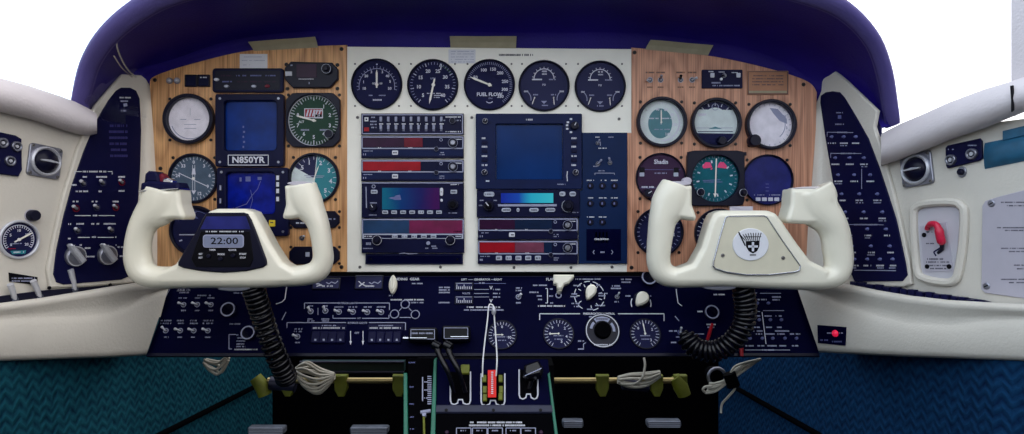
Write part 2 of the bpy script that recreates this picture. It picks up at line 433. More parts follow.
def toggle(parent, F, px, py, ang=160, z=0.0, r=2.3, ln=4.6, nut='steel', tip='silver', label=None, name='toggle_switch'):
    """a bat-handle toggle: nut and bushing, with its bat leaning in the given direction"""
    def nutf(mb):
        mb.lframe(circ(0, 0, r, 18), circ(0, 0, r * 0.72, 18), 0, 1.0, nut, 0.2)
        mb.lprism(circ(0, 0, r * 0.72, 18), 0, 0.7, 'black'); mb.llathe(0, 0, [(r * .45, .7), (r * .45, 1.8), (r * .3, 2.0)], 'steel', 12)
    def batf(mb):
        a = math.radians(ang); dx, dy = math.cos(a), math.sin(a)
        pts = [(dx * ln * t, dy * ln * t, 1.6 + 3.6 * t) for t in (0, .3, .6, .8, .92, 1)]
        mb.tube(pts, [r * .2, r * .28, r * .4, r * .5, r * .48, r * .25], tip, 10)
    x, y = F.T(px, py)
    b = part(name, shared('nut_%s_%.2f' % (nut, r), F, nutf), parent, F, (x, y, z), label)
    part('bat', shared('bat_%d_%.2f_%.1f_%s' % (ang, r, ln, tip), F, batf), b, F)
    return b
def knob_prof(r, h): return [(r, 0), (r, h * .75), (r * .86, h), (r * .55, h)]
def knob(name, parent, F, px, py, r, h, body='black', cap=None, z=0.0, ringm=None, pointer=None, label=None):
    mb = MB(None); n = 24
    mb.llathe(0, 0, [(r, 0), (r, h * .8), (r * .85, h)], body, n)
    if ringm: mb.larc(0, 0, r * .9, 0, 360, r * .22, h * .8 + .25, ringm); mb.llathe(0, 0, [(r * 1.0, h * .62), (r * 1.02, h * .8), (r * .92, h * .84)], ringm, n, cap=False)
    if cap: mb.llathe(0, 0, [(r * .6, h), (r * .6, h * 1.35), (r * .45, h * 1.45)], cap, n)
    if pointer is not None:
        a = math.radians(pointer); mb.lline(0, 0, r * .85 * math.sin(a), r * .85 * math.cos(a), r * .16, h * 1.46 if cap else h + .05, 'ink')
    x, y = F.T(px, py); return part(name, mb, parent, F, (x, y, z), label)

# ------------------------------------------------------------------ dial instruments
def sq_outline(cx, cy, hw, hh, ch, n=48):
    """chamfered square sampled by angle so it pairs with circ()"""
    P = []
    for i in range(n):
        a = 2 * PI * i / n; c, q = math.cos(a), math.sin(a)
        r = min(hw / abs(c) if abs(c) > 1e-6 else 1e9, hh / abs(q) if abs(q) > 1e-6 else 1e9, (hw + hh - ch) / (abs(c) + abs(q)))
        P.append((cx + r * c, cy + r * q))
    return P
def gauge(px, py, r, label, face='gface', marks=None, needle=None, name='round_gauge', cat='gauge', bez='bezel', h=4.0, ri=0.88,
          scr='screw', scr_d=20.5, scr_n=(0, 1, 2, 3), group=None, pl=None, square=None, face_r=None, extra=None, off=0.0, dome=False):
    pl = pl or PANEL; F = pl.frame(px, py, off); t = thing(name, label, cat, F, group); R = r * ri
    mb = MB(None, bez)
    if square: mb.lframe(sq_outline(0, 0, square[0], square[1], square[2]), circ(0, 0, R, 48), 0, h, bez, 0.6, 0.2)
    else: mb.lframe(circ(0, 0, r, 48), circ(0, 0, R, 48), 0, h, bez, 0.7, 0.2)
    part('bezel', mb, t, F)
    mb = MB(None, face); mb.lprism(circ(0, 0, R, 48), 0, 0.5, face)
    if marks: marks(mb, R)
    part('dial_face', mb, t, F)
    if needle:
        for i, fn in enumerate(needle if isinstance(needle, (list, tuple)) else [needle]):
            nb = MB(None, 'needle'); fn(nb, R); part('needle', nb, t, F)
    if extra: extra(t, F)
    g = MB(None, 'glass'); g.lprism(circ(0, 0, R * .995, 40), h - 1.4, h - 1.1, 'glass'); part('glass', g, t, F)
    for i in scr_n:
        sx, sy = ((-1, 1), (1, 1), (1, -1), (-1, -1))[i]; screw(t, F, px + sx * scr_d, py - sy * scr_d, scr)
    return t, F
def pointer(ang, ln, tail=0.2, w=1.3, m='needle', z=1.3, cx=0.0, cy=0.0):
    def fn(mb, R):
        a = math.radians(ang); s, c = math.sin(a), math.cos(a); L = ln * R; q = tail * R
        pt = lambda u, v: (cx * R + s * u + c * v, cy * R + c * u - s * v)
        mb.lprism([pt(-q, -w * .45), pt(-q, w * .45), pt(L * .75, w * .6), pt(L, 0), pt(L * .75, -w * .6)], z, z + .35, m)
        mb.lprism(circ(cx * R, cy * R, w * 1.0, 16), .5, z + .6, m)
    return fn
def nums(mb, R, items, rad, h, z=0.6, m='ink', bold=True):
    for txt, a in items:
        a = math.radians(a); mb.ltext(txt, rad * R * math.sin(a), rad * R * math.cos(a), h, z, m, bold)
# ================================================================== SETTING
W0 = World((0, 0, 0))
def wall_poly(side):
    """plan outline of the cabin side at sill height, from behind the panel back past the seats"""
    if side < 0: P = [(-0.5334, 1.22), (-0.595, 1.07), (-0.739, 0.72), (-0.80, 0.45), (-0.82, 0.0), (-0.82, -0.6)]
    else: P = [(0.4434, 1.22), (0.505, 1.07), (0.649, 0.72), (0.71, 0.45), (0.73, 0.0), (0.73, -0.6)]
    return P
for side, nm in ((-1, 'wall_left'), (1, 'wall_right')):
    P = wall_poly(side); mb = MB(W0, 'vinyl')
    rows = []; wt = .91 if side < 0 else .868
    for x, y in P:
        rows.append([(x, y, .585), (x, y, wt), (x + side * .03, y, wt), (x + side * .03, y, .585), (x, y, .585)])
    mb.loft(rows, 'vinyl', smooth=False, flip=side > 0); struct(nm, mb, W0)
    # carpeted lower side, from the floor up behind the ledge
    mb = MB(W0, 'carpet_l' if side < 0 else 'carpet_r'); cm = mb.d
    Q = [(-.580, 1.62), (-.655, .8), (-.74, .45), (-.76, -.6)] if side < 0 else [(.500, 1.62), (.577, .8), (.70, .45), (.72, -.6)]
    rows = [[(x, y, 0), (x, y, .60), (x + side * .02, y, .60), (x + side * .02, y, 0), (x, y, 0)] for x, y in Q]
    mb.loft(rows, cm, smooth=False, flip=side > 0); struct('baseboard_left' if side < 0 else 'baseboard_right', mb, W0)
for nm, P in (('carpet_shade_1', [(-.572, 1.6), (-.645, .8), (-.73, .45)]), ('carpet_shade_2', [(.492, 1.6), (.567, .8), (.69, .45)])):  # black tubes drawn for the shadow line of a carpet step
    mb = MB(W0, 'dull'); mb.tube([(x, y, .372 - .012 * (y - 1.1)) for x, y in P], .0055, 'dull', 8); struct(nm, mb, W0)
mb = MB(W0, 'dull'); mb.lprism([(-.85, -.6), (.76, -.6), (.76, 1.66), (-.85, 1.66)], -.02, 0, 'dull'); struct('floor', mb, W0)  # floor and front wall black: the footwell's shade put into the colour
mb = MB(W0, 'dull'); mb.lprism([(-.62, 1.62), (.53, 1.62), (.53, 1.66), (-.62, 1.66)], 0, .98, 'dull'); struct('wall_front', mb, W0)
mb = MB(W0, 'cabin'); mb.lprism([(-.9, -.95), (.8, -.95), (.8, -.92), (-.9, -.92)], 0, 1.08, 'cabin'); struct('light_block_back', mb, W0)  # unseen rear wall, added to darken reflections and shape the sky light

# ledges under the side walls: a rounded rim, a soft hollow and a face that drops to the carpet
def ledge(name, side, st):
    """st: stations of (px, rim py, crease py, bottom py)"""
    pl = LW if side < 0 else RW; mb = MB(W0, 'vinyl'); rows = []
    for px, a, c, b, *q in st:
        A = lambda y, o: pl.at(px + ((q[0] - px) * (y - a) / (b - a) if q else 0), y, o)
        r = [A(a - 1.0, .004), A(a - 1.5, .030), A(a - .3, .040), A(a + 3, .045), A(a + 7, .043), A((a + c) / 2 + 3, .040),
             A(c - 1.5, .038), A(c + 1.5, .041), A(c + 8, .045), A(b - 6, .046), A(b - 2, .044), A(b, .038), A(b + .5, .004)]
        rows.append([tuple(p) for p in r])
    mb.loft(rows, 'vinyl', True, flip=side < 0)
    mb.add(rows[0], [tuple(range(len(rows[0])))], 'vinyl'); mb.add(rows[-1], [tuple(range(len(rows[0])))[::-1]], 'vinyl')
    return struct(name, mb, W0)
ledge('trim_1', -1, [(-620, 352, 362, 384), (-230, 326, 337, 366), (-120, 316, 329, 364), (-40, 309, 323, 362.5), (0, 304.5, 319, 361), (40, 299.5, 317, 359.5), (80, 293, 316, 358), (110, 288, 313, 357), (130, 285, 307, 356, 124), (148, 283, 298, 355.5, 134), (163, 282, 291, 355, 142), (171, 281.5, 287, 354.5, 146.5)])
ledge('trim_2', 1, [(1640, 350, 365, 384), (1260, 322, 338, 366), (1140, 314, 328, 364), (1060, 308, 321, 362.5), (1024, 305.5, 319, 361), (985, 303.5, 321, 359.5), (950, 301.5, 325, 358), (910, 297, 323, 356.5), (880, 292, 316, 355), (850, 286, 307, 353.5, 852), (822, 283, 297, 352.5, 834), (804, 282, 290, 352, 825), (795, 281.5, 286, 352, 819)][::-1])

# padded sills under the side windows
def sill(name, side, st):
    pl = LW if side < 0 else RW; mb = MB(W0, 'vinyl_d'); rows = []
    for px, a, b in st:
        r = [pl.at(px, a, -.10), pl.at(px, a, 0.0)]
        for k in range(9):
            t = k / 8; r.append(pl.at(px, a + (b - a) * (0.5 - 0.5 * math.cos(PI * t)), .006 + .030 * math.sin(PI * t)))
        r.append(pl.at(px, b, -.004)); rows.append([tuple(p) for p in r])
    mb.loft(rows, 'vinyl_d', True, flip=side < 0)
    mb.add(rows[0], [tuple(range(len(rows[0])))], 'vinyl_d'); mb.add(rows[-1], [tuple(range(len(rows[0])))[::-1]], 'vinyl_d')
    return struct(name, mb, W0)
sill('trim_3', -1, [(-330, -5, 36), (-200, 28, 64), (-100, 54, 89), (-30, 71, 106), (0, 78, 112), (30, 86, 119), (60, 96, 129), (76, 102, 134), (88, 108, 136), (97, 114, 134)])
sill('trim_4', 1, [(1330, -14, 20), (1200, 22, 57), (1100, 54, 88), (1040, 72, 106), (1012, 81, 117), (985, 89, 128), (950, 102, 140), (920, 115.5, 152), (902, 123, 159), (890, 129, 163), (881, 134, 166)][::-1])
# window posts, heads and panes
for nm, side, y0, y1 in (('trim_5', 1, .745, .8165), ('trim_6', -1, .56, .62)):
    pl = RW if side > 0 else LW; mb = MB(W0, 'vinyl_d')
    xs = lambda y: (.505 + .411 * (1.07 - y)) if side > 0 else (-.595 - .411 * (1.07 - y))
    for z0, z1, yy0, yy1 in ((.905, 1.32, y0, y1),):
        a, b = xs(yy1), xs(yy0); P = [(a, yy1), (b, yy0), (b + side * .05, yy0 + .02), (a + side * .05, yy1 + .02)]
        mb.lprism(P, z0, z1, 'vinyl_d', .004)
    struct(nm, mb, W0)
for nm, side in (('window_1', -1), ('window_2', 1)):
    mb = MB(W0, 'pane'); P = wall_poly(side)[:5]; rows = [[(x + side * .055, y, .88), (x + side * .035, y, 1.34), (x + side * .039, y, 1.34), (x + side * .059, y, .88), (x + side * .055, y, .88)] for x, y in P]
    mb.loft(rows, 'pane', False); w = struct(nm, mb, W0)
    mb = MB(W0, 'vinyl_d'); rows = [[(x + side * .0, y, 1.33), (x + side * .06, y, 1.33), (x + side * .06, y, 1.37), (x, y, 1.37), (x, y, 1.33)] for x, y in P]
    mb.loft(rows, 'vinyl_d', False); o = bpy.data.objects.new('window_frame', mb.mesh('window_frame', 1)); COL.objects.link(o); o.parent = w
# thin shadow at the foot of the right window post, built as a black sliver
F = RW.frame(1013, 98, .034); mb = MB(F, 'black'); mb.prism([(1011.5, 86), (1014, 85.5), (1014.5, 110), (1012.5, 112), (1012.5, 100)], 0, 3, 'black', .6)
solo('post_shadow', mb, 'short black sliver standing for a shadow at the foot of the right window post', 'shadow', F)

# ================================================================== GLARESHIELD
NS = 72
outer = [(70, 116, .985), (71, 95, .972), (79, 60, .955), (97, 28, .93), (126, 0, .91), (165, -22, .89), (240, -42, .875), (360, -56, .87), (500, -60, .87), (640, -56, .87), (745, -40, .875), (808, -22, .89), (850, 0, .91), (879, 32, .93), (893, 68, .955), (899, 108, .972), (900, 122, .985)]
far = [(80, 124), (88, 113), (98, 101), (112, 88), (131, 80), (163, 74.5), (240, 53.5), (345, 47), (500, 49.5), (632, 50), (730, 61), (783, 74.5), (813, 90), (834, 90), (856, 100), (872, 113), (882, 130)]
def shield_y(px, py): return min(1.0745, (LW if px < 512 else RW).at(px, py).y + .008) if (px < 152 or px > 808) else 1.0745
O = spline([ray(*p) for p in outer], NS); Fr = spline([ray(px, py, shield_y(px, py)) for px, py in far], NS)
up_ = [2, 3, 5, 7, 9, 12, 15, 16, 16, 16, 15, 12, 9, 7, 5, 3, 2]
Kr = spline([ray(px, py - u, shield_y(px, py) - .001) for (px, py), u in zip(far, up_)], NS); Br_ = spline([ray(px, py + 22, shield_y(px, py) + .016) for px, py in far], NS)
lw_ = [.017, .020, .023, .026, .030, .032, .033, .034, .034, .034, .033, .029, .023, .019, .018, .016, .015]
wl = spline([Vector((w, 0, 0)) for w in lw_], NS)
def shield_row(i):
    o, f = O[i], Fr[i]; t = (O[min(NS, i + 1)] - O[max(0, i - 1)]); t.y = 0; t.normalize()
    n = Vector((t.z, 0, -t.x)); w = wl[i].x              # into the arch
    back = o - n * .004 + Vector((0, .22, 0)); Y = Vector((0, 1, 0))
    k = Kr[i]; inn = o + n * w
    rim = [back, o - n * .002 + Y * .02, o + n * .002 + Y * .004, o + n * w * .25 - Y * .006, o + n * w * .5 - Y * .009, o + n * w * .8 - Y * .006, inn + Y * .003, inn + n * .002 + Y * .012, inn - n * .004 + Y * .02, back]
    mix = lambda a, b, q=0.0: Vector((inn.x + (k.x - inn.x) * a, inn.y + (k.y - inn.y) * b, inn.z + (k.z - inn.z) * a)) - n * q
    hood = [inn + n * .0015 + Y * .008, mix(.0, .35, .0), mix(.12, .62, .003), mix(.36, .84, .004), mix(.7, .95, .002), mix(.92, .99), k, k.lerp(f, .5), f, Br_[i]]
    return rim, hood
F = World(ray(485, 30, 1.075)); t = thing('glareshield', 'navy purple padded glareshield arching over the whole instrument panel', 'glareshield', F)
SR = [shield_row(i) for i in range(NS + 1)]
mb = MB(None, 'shield_rim'); mb.loft([[tuple(p - F.o) for p in r[0]] for r in SR], 'shield_rim', True); part('padded_rim', mb, t, F, label='grey violet padded edge painted lighter as if lit')
mb = MB(None, 'shield'); mb.loft([[tuple(p - F.o) for p in r[1]] for r in SR], 'shield', True); part('hood', mb, t, F)

# ================================================================== INSTRUMENT PANELS
PZ = -.006 / .0016            # panel sheets are 6 mm thick, fronts flush at z = 0
def panel_sheet(name, pts, m, label, scr):
    xs = [p[0] for p in pts]; ys = [p[1] for p in pts]
    F = PANEL.frame((min(xs) + max(xs)) / 2, (min(ys) + max(ys)) / 2); mb = MB(F, m)
    mb.prism(pts, PZ, 0, m, .5); t = thing(name, label, 'panel', F); part('panel_sheet', mb, t, F)
    return t, F
top_l = [tuple(p) for p in spline([(149.5, 84), (152, 77.5), (170, 70), (205, 60), (248, 50.5), (300, 46.5), (346.98, 44.8)], 24)]
top_l = [(p[0], p[1]) for p in top_l]
woodl, FWL = panel_sheet('instrument_panel', [(157, 272), (157, 200), (153, 130)] + top_l + [(346.98, 272)], 'wood_l', 'wood grain instrument panel on the left behind the clock yoke', None)
for x, y in ((155, 80), (341.5, 49), (341.5, 267), (160.5, 168.5)): screw(woodl, FWL, x, y, 'screw', 2.0)
cpan, FCP = panel_sheet('instrument_panel', [(347, 272), (347, 46.5), (631.5, 49), (631.5, 133), (627, 133), (627, 272)], 'white', 'white painted centre panel that holds the radio stacks', None)
for x, y in ((357.5, 117.5), (471.8, 117.5), (619, 119), (360, 267), (440.5, 267), (514, 267.5), (571, 267.5), (612, 267)): screw(cpan, FCP, x, y, 'screw_l', 1.5)
for cx in (377, 433, 489.5, 544, 600):
    for dx, dy in ((-22, -21), (22, -21), (22, 21), (-22, 21)):
        if 53 < 84 + dy: screw(cpan, FCP, cx + dx, 85 + dy, 'screw_l', 1.0)
top_r = [(p[0], p[1]) for p in spline([(631.52, 47.4), (660, 50), (715, 56.5), (760, 66), (795, 76), (811, 83.5), (817, 92)], 24)]
woodr, FWR = panel_sheet('instrument_panel', [(627.02, 272), (627.02, 133.02), (631.52, 133.02)] + top_r + [(816, 130), (812, 185), (808, 230), (806, 272)], 'wood_r', 'reddish wood grain instrument panel on the right behind the crest yoke', None)
for x, y in ((634.5, 52.5), (803.5, 84.5), (631.5, 267.5)): screw(woodr, FWR, x, y, 'screw', 2.0)

# ---- print on the white panel: a typed line and a faint sticker
F = PANEL.frame(516, 55); mb = MB(F, 'dark_ink'); mb.rect(498, 52.8, 534, 57.2, 0, .2, 'white'); mb.marks(499, 533, 55, 2.0, .3, 'dark_ink')
solo('placard', mb, 'thin white strip with one typed line above the fuel flow gauge', 'placard', F)
F = PANEL.frame(462, 57); mb = MB(F, 'paper'); mb.rect(448.5, 49.5, 475.5, 63.5, 0, .25, 'paper')
for y in (51.5, 54, 57, 59.5, 62): mb.marks(451, 474, y, .6, .3, 'ink2')
solo('sticker', mb, 'white paper sticker with faint lines between the second and third gauges', 'sticker', F)
F = PANEL.frame(253.5, 61.5); mb = MB(F, 'paper'); mb.rect(239.8, 54, 267.5, 69, 0, .25, 'paper')
for y, a, b in ((57, 244, 262), (60.5, 242, 252), (60.5, 254, 265), (65, 243, 250)): mb.marks(a, b, y, .6, .3, 'ink2')
solo('sticker', mb, 'white paper note on the left wood panel above the annunciator', 'sticker', F)

# ---- masking tape along the top of the panels
for nm, pts, lab in (('a', [(249, 42.5), (316, 37.5), (318, 47.5), (254, 51)], 'strip of khaki masking tape at the top of the left wood panel'),
                     ('b', [(450, 37), (516.5, 37), (516, 48.3), (450.5, 47.6)], 'strip of khaki masking tape at the top of the white panel'),
                     ('c', [(650, 40.5), (712.5, 46), (708, 55.5), (645, 49.5)], 'strip of khaki masking tape at the top of the right wood panel')):
    cx = sum(p[0] for p in pts) / 4; cy = sum(p[1] for p in pts) / 4
    F = PANEL.frame(cx, cy, .0002); mb = MB(F, 'tape'); loc = mb.P(pts); n = 10; rows = []
    bl, br = (Vector(loc[3]), Vector(loc[2])); tl, tr = Vector(loc[0]), Vector(loc[1])
    for k in range(n + 1):
        u = k / n; b = bl.lerp(br, u); t = tl.lerp(tr, u); w = .35 * math.sin(u * 9 + len(lab))
        rows.append([(b.x, b.y, .1), (b.x * .5 + t.x * .5, b.y * .5 + t.y * .5, .5 + w * .4), (t.x, t.y, 3.0 + w), (t.x, t.y, 2.6 + w), (b.x * .5 + t.x * .5, b.y * .5 + t.y * .5, .2 + w * .4), (b.x, b.y, 0)])
    mb.loft(rows, 'tape', False, closed=True)
    solo('masking_tape', mb, lab, 'tape', F)

# ================================================================== LEFT WOOD PANEL INSTRUMENTS
def m_att(mb, R):
    mb.lticks(0, 0, R * .86, R * .97, -60, 60, 7, .5, .6, 'ink'); mb.lline(0, 4, 0, 11, .8, .6, 'ink')
    mb.lline(-10, 0, -4, 0, .6, .6, 'ink2'); mb.lline(4, 0, 10, 0, .6, .6, 'ink2'); mb.larc(0, 0, R * .9, 110, 250, .8, .6, 'ink2')
    for y in (-5, -9): mb.lline(-6, y, 6, y, .5, .6, 'ink2')
gauge(190.5, 119.5, 25, 'round gauge with painted pale lilac glare, top left corner of the left wood panel', 'gglare', m_att, None, h=7, ri=.86, scr_d=20.5)
def m_rmi(mb, R):
    mb.lticks(0, 0, R * .84, R * .97, 0, 350, 36, .55, .6, 'ink')
    nums(mb, R, [(t, a) for t, a in (('0', 0), ('3', 40), ('6', 80), ('9', 120), ('12', 160), ('15', 200), ('21', 240), ('24', 280), ('33', 320))], .72, 3.2)
    for x in (-1.1, 1.1): mb.lline(x, -R * .55, x, R * .6, .5, .65, 'ink')
    mb.lprism([(-2, 4), (2, 4), (1.1, 10), (-1.1, 10)], .5, .7, 'ink'); mb.lprism([(-2.4, -12), (2.4, -12), (0, -16)], .5, .7, 'ink')
    mb.lline(-15, 5.5, 15, -8.5, .8, .75, 'ink')
gauge(194, 178.5, 25, 'round compass gauge with crossed white pointers above the left yoke grip', 'grmi', m_rmi, pointer(-70, .05, .05), ri=.9, scr_n=(0, 1, 2), scr_d=20.8)
def m_tc(mb, R):
    mb.lline(-16, -4.2, 6, -4.2, 1.0, .6, 'ink'); mb.lline(-16, -10.5, -13, -9.5, 1.4, .6, 'ink'); mb.larc(0, 0, R * .86, -60, 60, .5, .6, 'ink3')
    mb.ltext('T', 0, 17, 2.6, .6, 'ink2'); mb.lprism([(-3, 12), (3, 12), (0, 15)], .5, .65, 'ink3')
gauge(195.5, 230.5, 25, 'dark round gauge with a white bar, behind the left yoke grip', 'gface', m_tc, None, ri=.9, scr_n=(1,))
def m_alt(mb, R):
    mb.larc(0, 0, R * .985, 0, 360, .7, .6, 'ink', 64)
    mb.lticks(0, 0, R * .84, R * .96, 0, 352.8, 50, .6, .6, 'ink'); mb.lticks(0, 0, R * .78, R * .96, 0, 324, 10, 1.0, .6, 'ink')
    nums(mb, R, [(str(k), 36 * k) for k in (1, 2, 3, 4, 5, 6, 7, 8)], .66, 3.6)
    mb.ltext('ALT', -12.5, -1.5, 2.2, .6, 'ink', True); mb.marks(-13, -4, -9.5, 1.6, .6, 'ink2'); mb.marks(6, 14, -9.5, 1.6, .6, 'ink2')
    mb.lframe(rr(-9.5, 2.5, 9, 12, .6, 2), rr(-8.7, 3.3, 8.2, 11.2, .4, 2), .5, 1.2, 'ink', .15)
    mb.lprism(rr(-8.7, 3.3, 8.2, 11.2, .4), .5, .7, 'red')
    for k in range(5): mb.lflat([(-8 + k * 3, 4), (-6.4 + k * 3, 4), (-4.6 + k * 3, 10.6), (-6.2 + k * 3, 10.6)], .75, 'ink')
    mb.lframe(rr(.5, 2, 9.2, 10, .5, 2), rr(1.4, 2.9, 8.3, 9.1, .3, 2), .75, 1.5, 'ink', .2); mb.lprism(rr(1.4, 2.9, 8.3, 6, .3), .75, .9, 'black'); mb.ltext('29', 4.8, 4.5, 2, .95, 'ink')
def x_alt(t, F): knob('setting_knob', t, F, 330.5, 134.7, 4.2, 6, 'bezel', ringm='steel', z=3.2)
gauge(314, 120.5, 26.5, 'square cased altimeter with green black dial and red striped window', 'ggreen', m_alt, pointer(-75, .72, .1, 1.5), name='altimeter', cat='altimeter', ri=.96, h=4.5, square=(27, 27, 7), scr_d=25.5, extra=x_alt)
def m_vsi(mb, R):
    mb.lprism([(R * math.sin(math.radians(a)) * .99, R * math.cos(math.radians(a)) * .99) for a in range(8, 186, 8)], .5, .58, 'gteal2')
    mb.lprism([(R * math.sin(math.radians(a)) * .99, R * math.cos(math.radians(a)) * .99) for a in range(-60, 9, 6)] + [(0, 0)], .5, .58, 'gface2')
    mb.lticks(0, 0, R * .82, R * .96, -90, 250, 24, .6, .65, 'ink')
    nums(mb, R, [('.5', -50), ('1', -18), ('2', 22), ('3', 62), ('4', 100), ('5', 138)], .72, 4.2)
    mb.lline(-10, 3, 10, 2.5, .6, .7, 'ink2'); mb.marks(-8, 9, 1.2, .9, .7, 'ink2')
gauge(314.5, 178.5, 25.5, 'round teal dial numbered in white behind the inner grip of the left yoke', 'gglare2', m_vsi, pointer(20, .6, .1, .8), ri=.9, scr_n=(0, 1, 2), scr_d=21)

def crt(px0, py0, px1, py1, sx0, sy0, sx1, sy1, name, label, scr_m, btn=None, deep=6.0, placard=None, extra=None):
    F = PANEL.frame((px0 + px1) / 2, (py0 + py1) / 2); t = thing(name, label, 'display', F); mb = MB(F, 'radio')
    a, b = F.T(px0, py0), F.T(px1, py1); c, d = F.T(sx0, sy0), F.T(sx1, sy1)
    A = rr(a[0], a[1], b[0], b[1], 2.5, 6); B = rr(c[0], c[1], d[0], d[1], 4.5, 6)
    mb.lframe(A, B, 0, deep, 'radio', .8, .3); 
    for p in ((px0 + 5, py0 + 4.5), (px1 - 5, py0 + 4.5), (px0 + 5, py1 - 4.5), (px1 - 5, py1 - 4.5)): mb.cyl(*p, 1.3, deep, deep + .3, 'steel', 10)
    part('bezel', mb, t, F)
    mb = MB(F, scr_m); mb.lprism(inset(B, .1), 0, 1.0, scr_m)
    if extra: extra(mb, F)
    part('screen', mb, t, F)
    return t, F, deep
def x_ea(mb, F):
    for k in range(5): mb.bar(243 + (k % 2) * .5, 126 + k * 5, 244.5 + (k % 2), 128 + k * 5, 1.05, 'ink3')
t, F, dz = crt(217.5, 95, 285.5, 167, 226, 101.5, 278.5, 151, 'attitude_display', 'square attitude display with painted blue reflection and the white registration plate under its screen', 'crt', extra=x_ea)
mb = MB(F, 'radio'); mb.rect(230.3, 155, 271.3, 166.2, dz, dz + .6, 'radio', .2); mb.box(231, 155.7, 270.7, 165.6, .8, dz + .65, 'ink'); mb.text('N850YR', 250.8, 160.7, 6.0, dz + .65, 'ink', True, 1.08)
part('registration_plate', mb, t, F, label='dark plate lettered N850YR in white with white border')
def x_eh(mb, F):
    for x, y, w, h in ((240, 177.5, 2, 4), (246, 176.5, 5, 5), (258, 177, 4, 3)): mb.bar(x, y, x + w, y + h, 1.05, 'ink3')
    mb.poly([(236, 208), (247, 204), (252, 196), (258, 189), (261, 181)], .6, 1.05, 'ink3'); mb.poly([(250, 210), (253, 200), (251, 190)], .5, 1.05, 'ink3')
t, F, dz = crt(219, 168, 290, 236, 228, 172.5, 277, 214, 'navigation_display', 'square navigation display with bright blue reflection painted on its screen, under the attitude display', 'crt2', extra=x_eh)
for y in (178, 184.5, 191, 199): 
    mb = MB(F, 'ink'); mb.bar(278.7, y - 2, 281.5, y + 2.4, dz + 1.1, 'ink'); mb.rect(278.2, y - 2.6, 282, y + 2.9, dz, dz + 1, 'bezel', .2); part('side_button', mb, t, F)
for y in (188, 201): 
    mb = MB(F, 'ink'); mb.rect(222, y - 3, 225, y + 3, dz, dz + 1, 'bezel', .2); mb.bar(222.6, y - 2.4, 224.3, y + 2.4, dz + 1.1, 'ink2'); part('side_button', mb, t, F)
mb = MB(F, 'yellow'); mb.rect(271.5, 220, 277.5, 226.5, dz, dz + 1.6, 'yellow', .4, .8); mb.bar(273, 222, 276, 223, dz + 1.7, 'dark_ink'); part('yellow_knob', mb, t, F, label='small yellow knob at lower right of the display')

# annunciator, small display unit, pilot lamps and square buttons
F = PANEL.frame(249, 81); t = thing('annunciator_panel', 'dark rounded annunciator panel above the attitude display', 'annunciator', F)
mb = MB(F, 'radio'); mb.rect(214, 69, 284.5, 93, 0, 4, 'radio', .7, 3); mb.rect(217, 71.5, 281.5, 90.5, 4, 4.2, 'bezel', 0, 1.5)
for r, y in enumerate((76.5, 82.5)):
    for x in (223, 238, 252, 266): mb.marks(x, x + 11, y, 1.4, 4.3, ('ink3', 'wine')[(r + int(x)) % 2])
part('face_plate', mb, t, F)
for x, y, c in ((228.5, 87.2, 'steel'), (255.5, 87.2, 'steel'), (269, 87, 'red_d'), (218.5, 80.5, 'silver')):
    mb = MB(F, c); q = F.T(x, y); mb.lprism(circ(*q, 2.6 if c != 'chrome' else 1.5, 18, 1.6), 4.1, 5.2, c, .4); part('indicator_lamp', mb, t, F)
F = PANEL.frame(312.5, 75); t = thing('transponder', 'small dark unit with dim red readout, above the altimeter', 'transponder', F)
P = [(286, 69), (292, 62.5), (333, 63.5), (339, 70), (339, 80), (331, 88.5), (294, 88.5), (286, 80)]
mb = MB(F, 'bezel'); mb.prism(P, 0, 4.5, 'bezel', .8); mb.marks(300, 315, 80, .8, 4.6, 'ink'); mb.marks(308, 312.5, 84, 2, 4.6, 'ink2'); mb.bar(292, 65.6, 294, 67, 4.6, 'ink2'); part('case', mb, t, F)
mb = MB(F, 'wine'); mb.rect(298, 65.3, 318, 78.5, 4.5, 4.9, 'wine', .1, .6); part('readout', mb, t, F)
mb = MB(F, 'lcd'); mb.rect(287, 72.5, 293.5, 77, 4.5, 5.4, 'ink', .3); part('push_button', mb, t, F)
knob('selector_knob', t, F, 328.5, 70.5, 4.6, 5, 'bezel', 'bezel', 4.5, 'steel')
for x, y in ((286.5, 64.5), (337.5, 65), (287.5, 88.8), (337.5, 88.6)): screw(woodl, FWL, x, y, 'screw', 1.9)
for x, w in ((169.8, 'leftmost'), (177.3, 'right')):
    F = PANEL.frame(x, 80.8); t = thing('pilot_lamp', 'small chrome pilot lamp on the left wood panel, %s of the pair' % ('left' if w == 'leftmost' else 'right'), 'lamp', F)
    mb = MB(None, 'steel'); mb.lframe(circ(0, 0, 3.2, 20), circ(0, 0, 2.2, 20), 0, 1.5, 'steel', .3); part('collar', mb, t, F)
    mb = MB(None, 'silver'); mb.llathe(0, 0, [(2.2, 0), (2.1, 2), (1.5, 3.2), (.6, 3.8)], 'silver', 18); part('lens', mb, t, F)
for x, lab in ((191.5, 'plain dark square button on the left wood panel beside the pilot lamps'), (204.3, 'dark square button with printed top edge beside the annunciator')):
    F = PANEL.frame(x, 81); t = thing('square_button', lab, 'button', F); mb = MB(F, 'bezel')
    mb.lframe(rr(-6, -6, 6, 6, .6, 3), rr(-5, -5, 5, 5, .4, 3), 0, 2.4, 'bezel', .4); part('surround', mb, t, F)
    mb = MB(F, 'radio'); mb.lprism(rr(-4.9, -4.9, 4.9, 4.9, .4, 3), 0, 1.8, 'radio', .3)
    if x > 200: mb.marks(201, 208, 77.8, 1.2, 1.9, 'ink')
    part('cap', mb, t, F)
